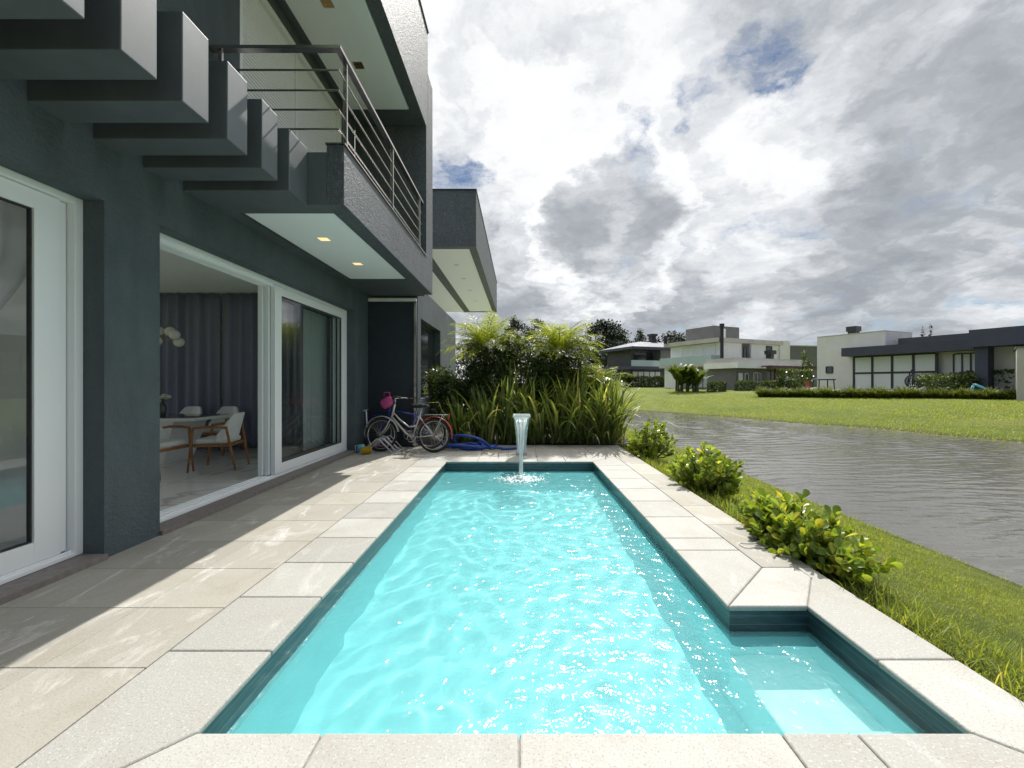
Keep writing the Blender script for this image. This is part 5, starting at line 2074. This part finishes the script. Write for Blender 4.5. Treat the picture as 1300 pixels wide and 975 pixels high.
# ------------------------------------------------------------------ trees
def tree(name, label, x, y, h, w, kind, seed, mat_, n, size, trunk_r=.35):
    r = np.random.default_rng(seed)
    z0 = gh(x, y) - .1
    root = thing(name, label, 'tree', (x, y, z0), 0, None)
    m = MB()
    blobs = []
    if kind == 'umbrella':
        nb_, lo, hi = 13, .55, .93
    elif kind == 'tall':
        nb_, lo, hi = 16, .30, .92
    elif kind == 'cypress':
        nb_, lo, hi = 9, .08, .95
    else:
        nb_, lo, hi = 15, .28, .88
    top = np.array([r.uniform(-.06, .06) * w, 0, h * hi])
    m.tube([(0, 0, 0), (top[0] * .4, 0, h * .35), (top[0] * .8, 0, h * .65), top], [trunk_r, trunk_r * .75, trunk_r * .5, trunk_r * .15], 9)
    for k in range(nb_):
        t = k / (nb_ - 1)
        zc = h * (lo + (hi - lo) * t)
        if kind == 'umbrella':
            q = w * .5 * math.sqrt(max(.05, 1 - t ** 2.4)) * r.uniform(.35, 1.0)
            rad = np.array([w * r.uniform(.14, .24), w * r.uniform(.14, .24), h * r.uniform(.05, .085)])
        elif kind == 'cypress':
            q = w * .1
            rad = np.array([w * .5 * (1 - t * .85), w * .5 * (1 - t * .85), h * .12])
        else:
            q = w * .5 * (math.sin(PI * (.22 + .70 * t)) ** .8) * r.uniform(.3, .95)
            rad = np.array([w * r.uniform(.13, .23), w * r.uniform(.13, .23), h * r.uniform(.06, .11)])
        a = k * 2.4 + r.uniform(-.5, .5)
        c = np.array([q * math.cos(a), q * math.sin(a), zc])
        blobs.append((c, rad))
        if kind != 'cypress':
            s = max(h * .2, zc - q * .9 - h * .05)
            m.tube([(top[0] * s / h, 0, s), (c[0] * .5, c[1] * .5, (s + zc) / 2), c], [trunk_r * .35, trunk_r * .22, trunk_r * .08], 6)
    vol = [b[1].prod() ** .67 for b in blobs]
    tot = sum(vol)
    parts = [leaf_blob(r, max(30, int(n * q / tot)), b[0], b[1], size, tilt=1.0, shell=.35) for b, q in zip(blobs, vol)]
    V, F = cat(parts)
    m.build('trunk', 'bark', root, smooth=True)
    np_mesh('crown', V, F, mat_, root)
    return root


TREES = [
    ('pine_tree', 'big dark spreading pine towering left of the dark two storey house', 768, 104, 86, 'wide', 'round', 'leaf_pine', 9000, .62),
    ('pine_tree', 'dark pine with lower rounded crown right beside the big spreading pine', 790, 96, 58, 'wide', 'round', 'leaf_pine', 5200, .6),
    ('gum_tree', 'slender round headed tree standing alone above the dark roof', 813, 120, 70, 'slim', 'umbrella', 'leaf_gum', 1100, .55),
    ('pine_tree', 'flat dark pine crown above the left roof of the white two storey house', 856, 112, 66, 'wide', 'umbrella', 'leaf_pine', 3000, .62),
    ('pine_tree', 'dark pine crown behind the tall black chimney pipe', 899, 116, 68, 'mid', 'round', 'leaf_pine', 2600, .62),
    ('gum_tree', 'small dark tree top right of the roof room of the white house', 968, 120, 58, 'slim', 'round', 'leaf_gum', 1100, .6),
    ('pine_tree', 'dark tree peeping over the left palm from far behind', 655, 120, 84, 'mid', 'umbrella', 'leaf_pine', 2600, .62),
    ('pine_tree', 'dark tree seen between the two palm crowns far behind', 684, 125, 82, 'mid', 'umbrella', 'leaf_pine', 2400, .62),
    ('gum_tree', 'leafy tree low behind the right palm crown', 735, 92, 60, 'wide', 'round', 'leaf_gum', 3000, .5),
    ('gum_tree', 'leafy tree far behind the left palm trunk', 600, 95, 56, 'wide', 'round', 'leaf_gum', 2600, .55),
    ('gum_tree', 'leafy bright tree beside the tiny tiled roof house', 783, 108, 38, 'mid', 'round', 'leaf_bright', 1500, .5),
    ('gum_tree', 'leafy tree far behind the planting, left of the fountain', 636, 84, 52, 'wide', 'round', 'leaf_gum', 2600, .5),
    ('gum_tree', 'leafy tree far behind the planting, right of the fountain', 690, 80, 52, 'wide', 'round', 'leaf_gum', 2600, .5),
    ('cypress_tree', 'left one of two thin cypress tips above the dark slab roof', 1171, 62, 69, 'thin', 'cypress', 'leaf_pine', 500, .3),
    ('cypress_tree', 'right and taller of two thin cypress tips above the dark slab roof', 1181.5, 62, 72, 'thin', 'cypress', 'leaf_pine', 500, .3),
]
for i, (nm, lb, px, d, up, wd, kind, mt, n, sz) in enumerate(TREES):
    x = (px - 659) * d / FPX
    h = 1.35 + up * d / FPX - gh(x, d)
    wpx = {'wide': 74, 'mid': 40, 'slim': 24, 'thin': 5}[wd]
    tree(nm, lb, x, d, h, wpx * d / FPX, kind, 200 + i, mt, n, sz, .12 if wd == 'thin' else .38)
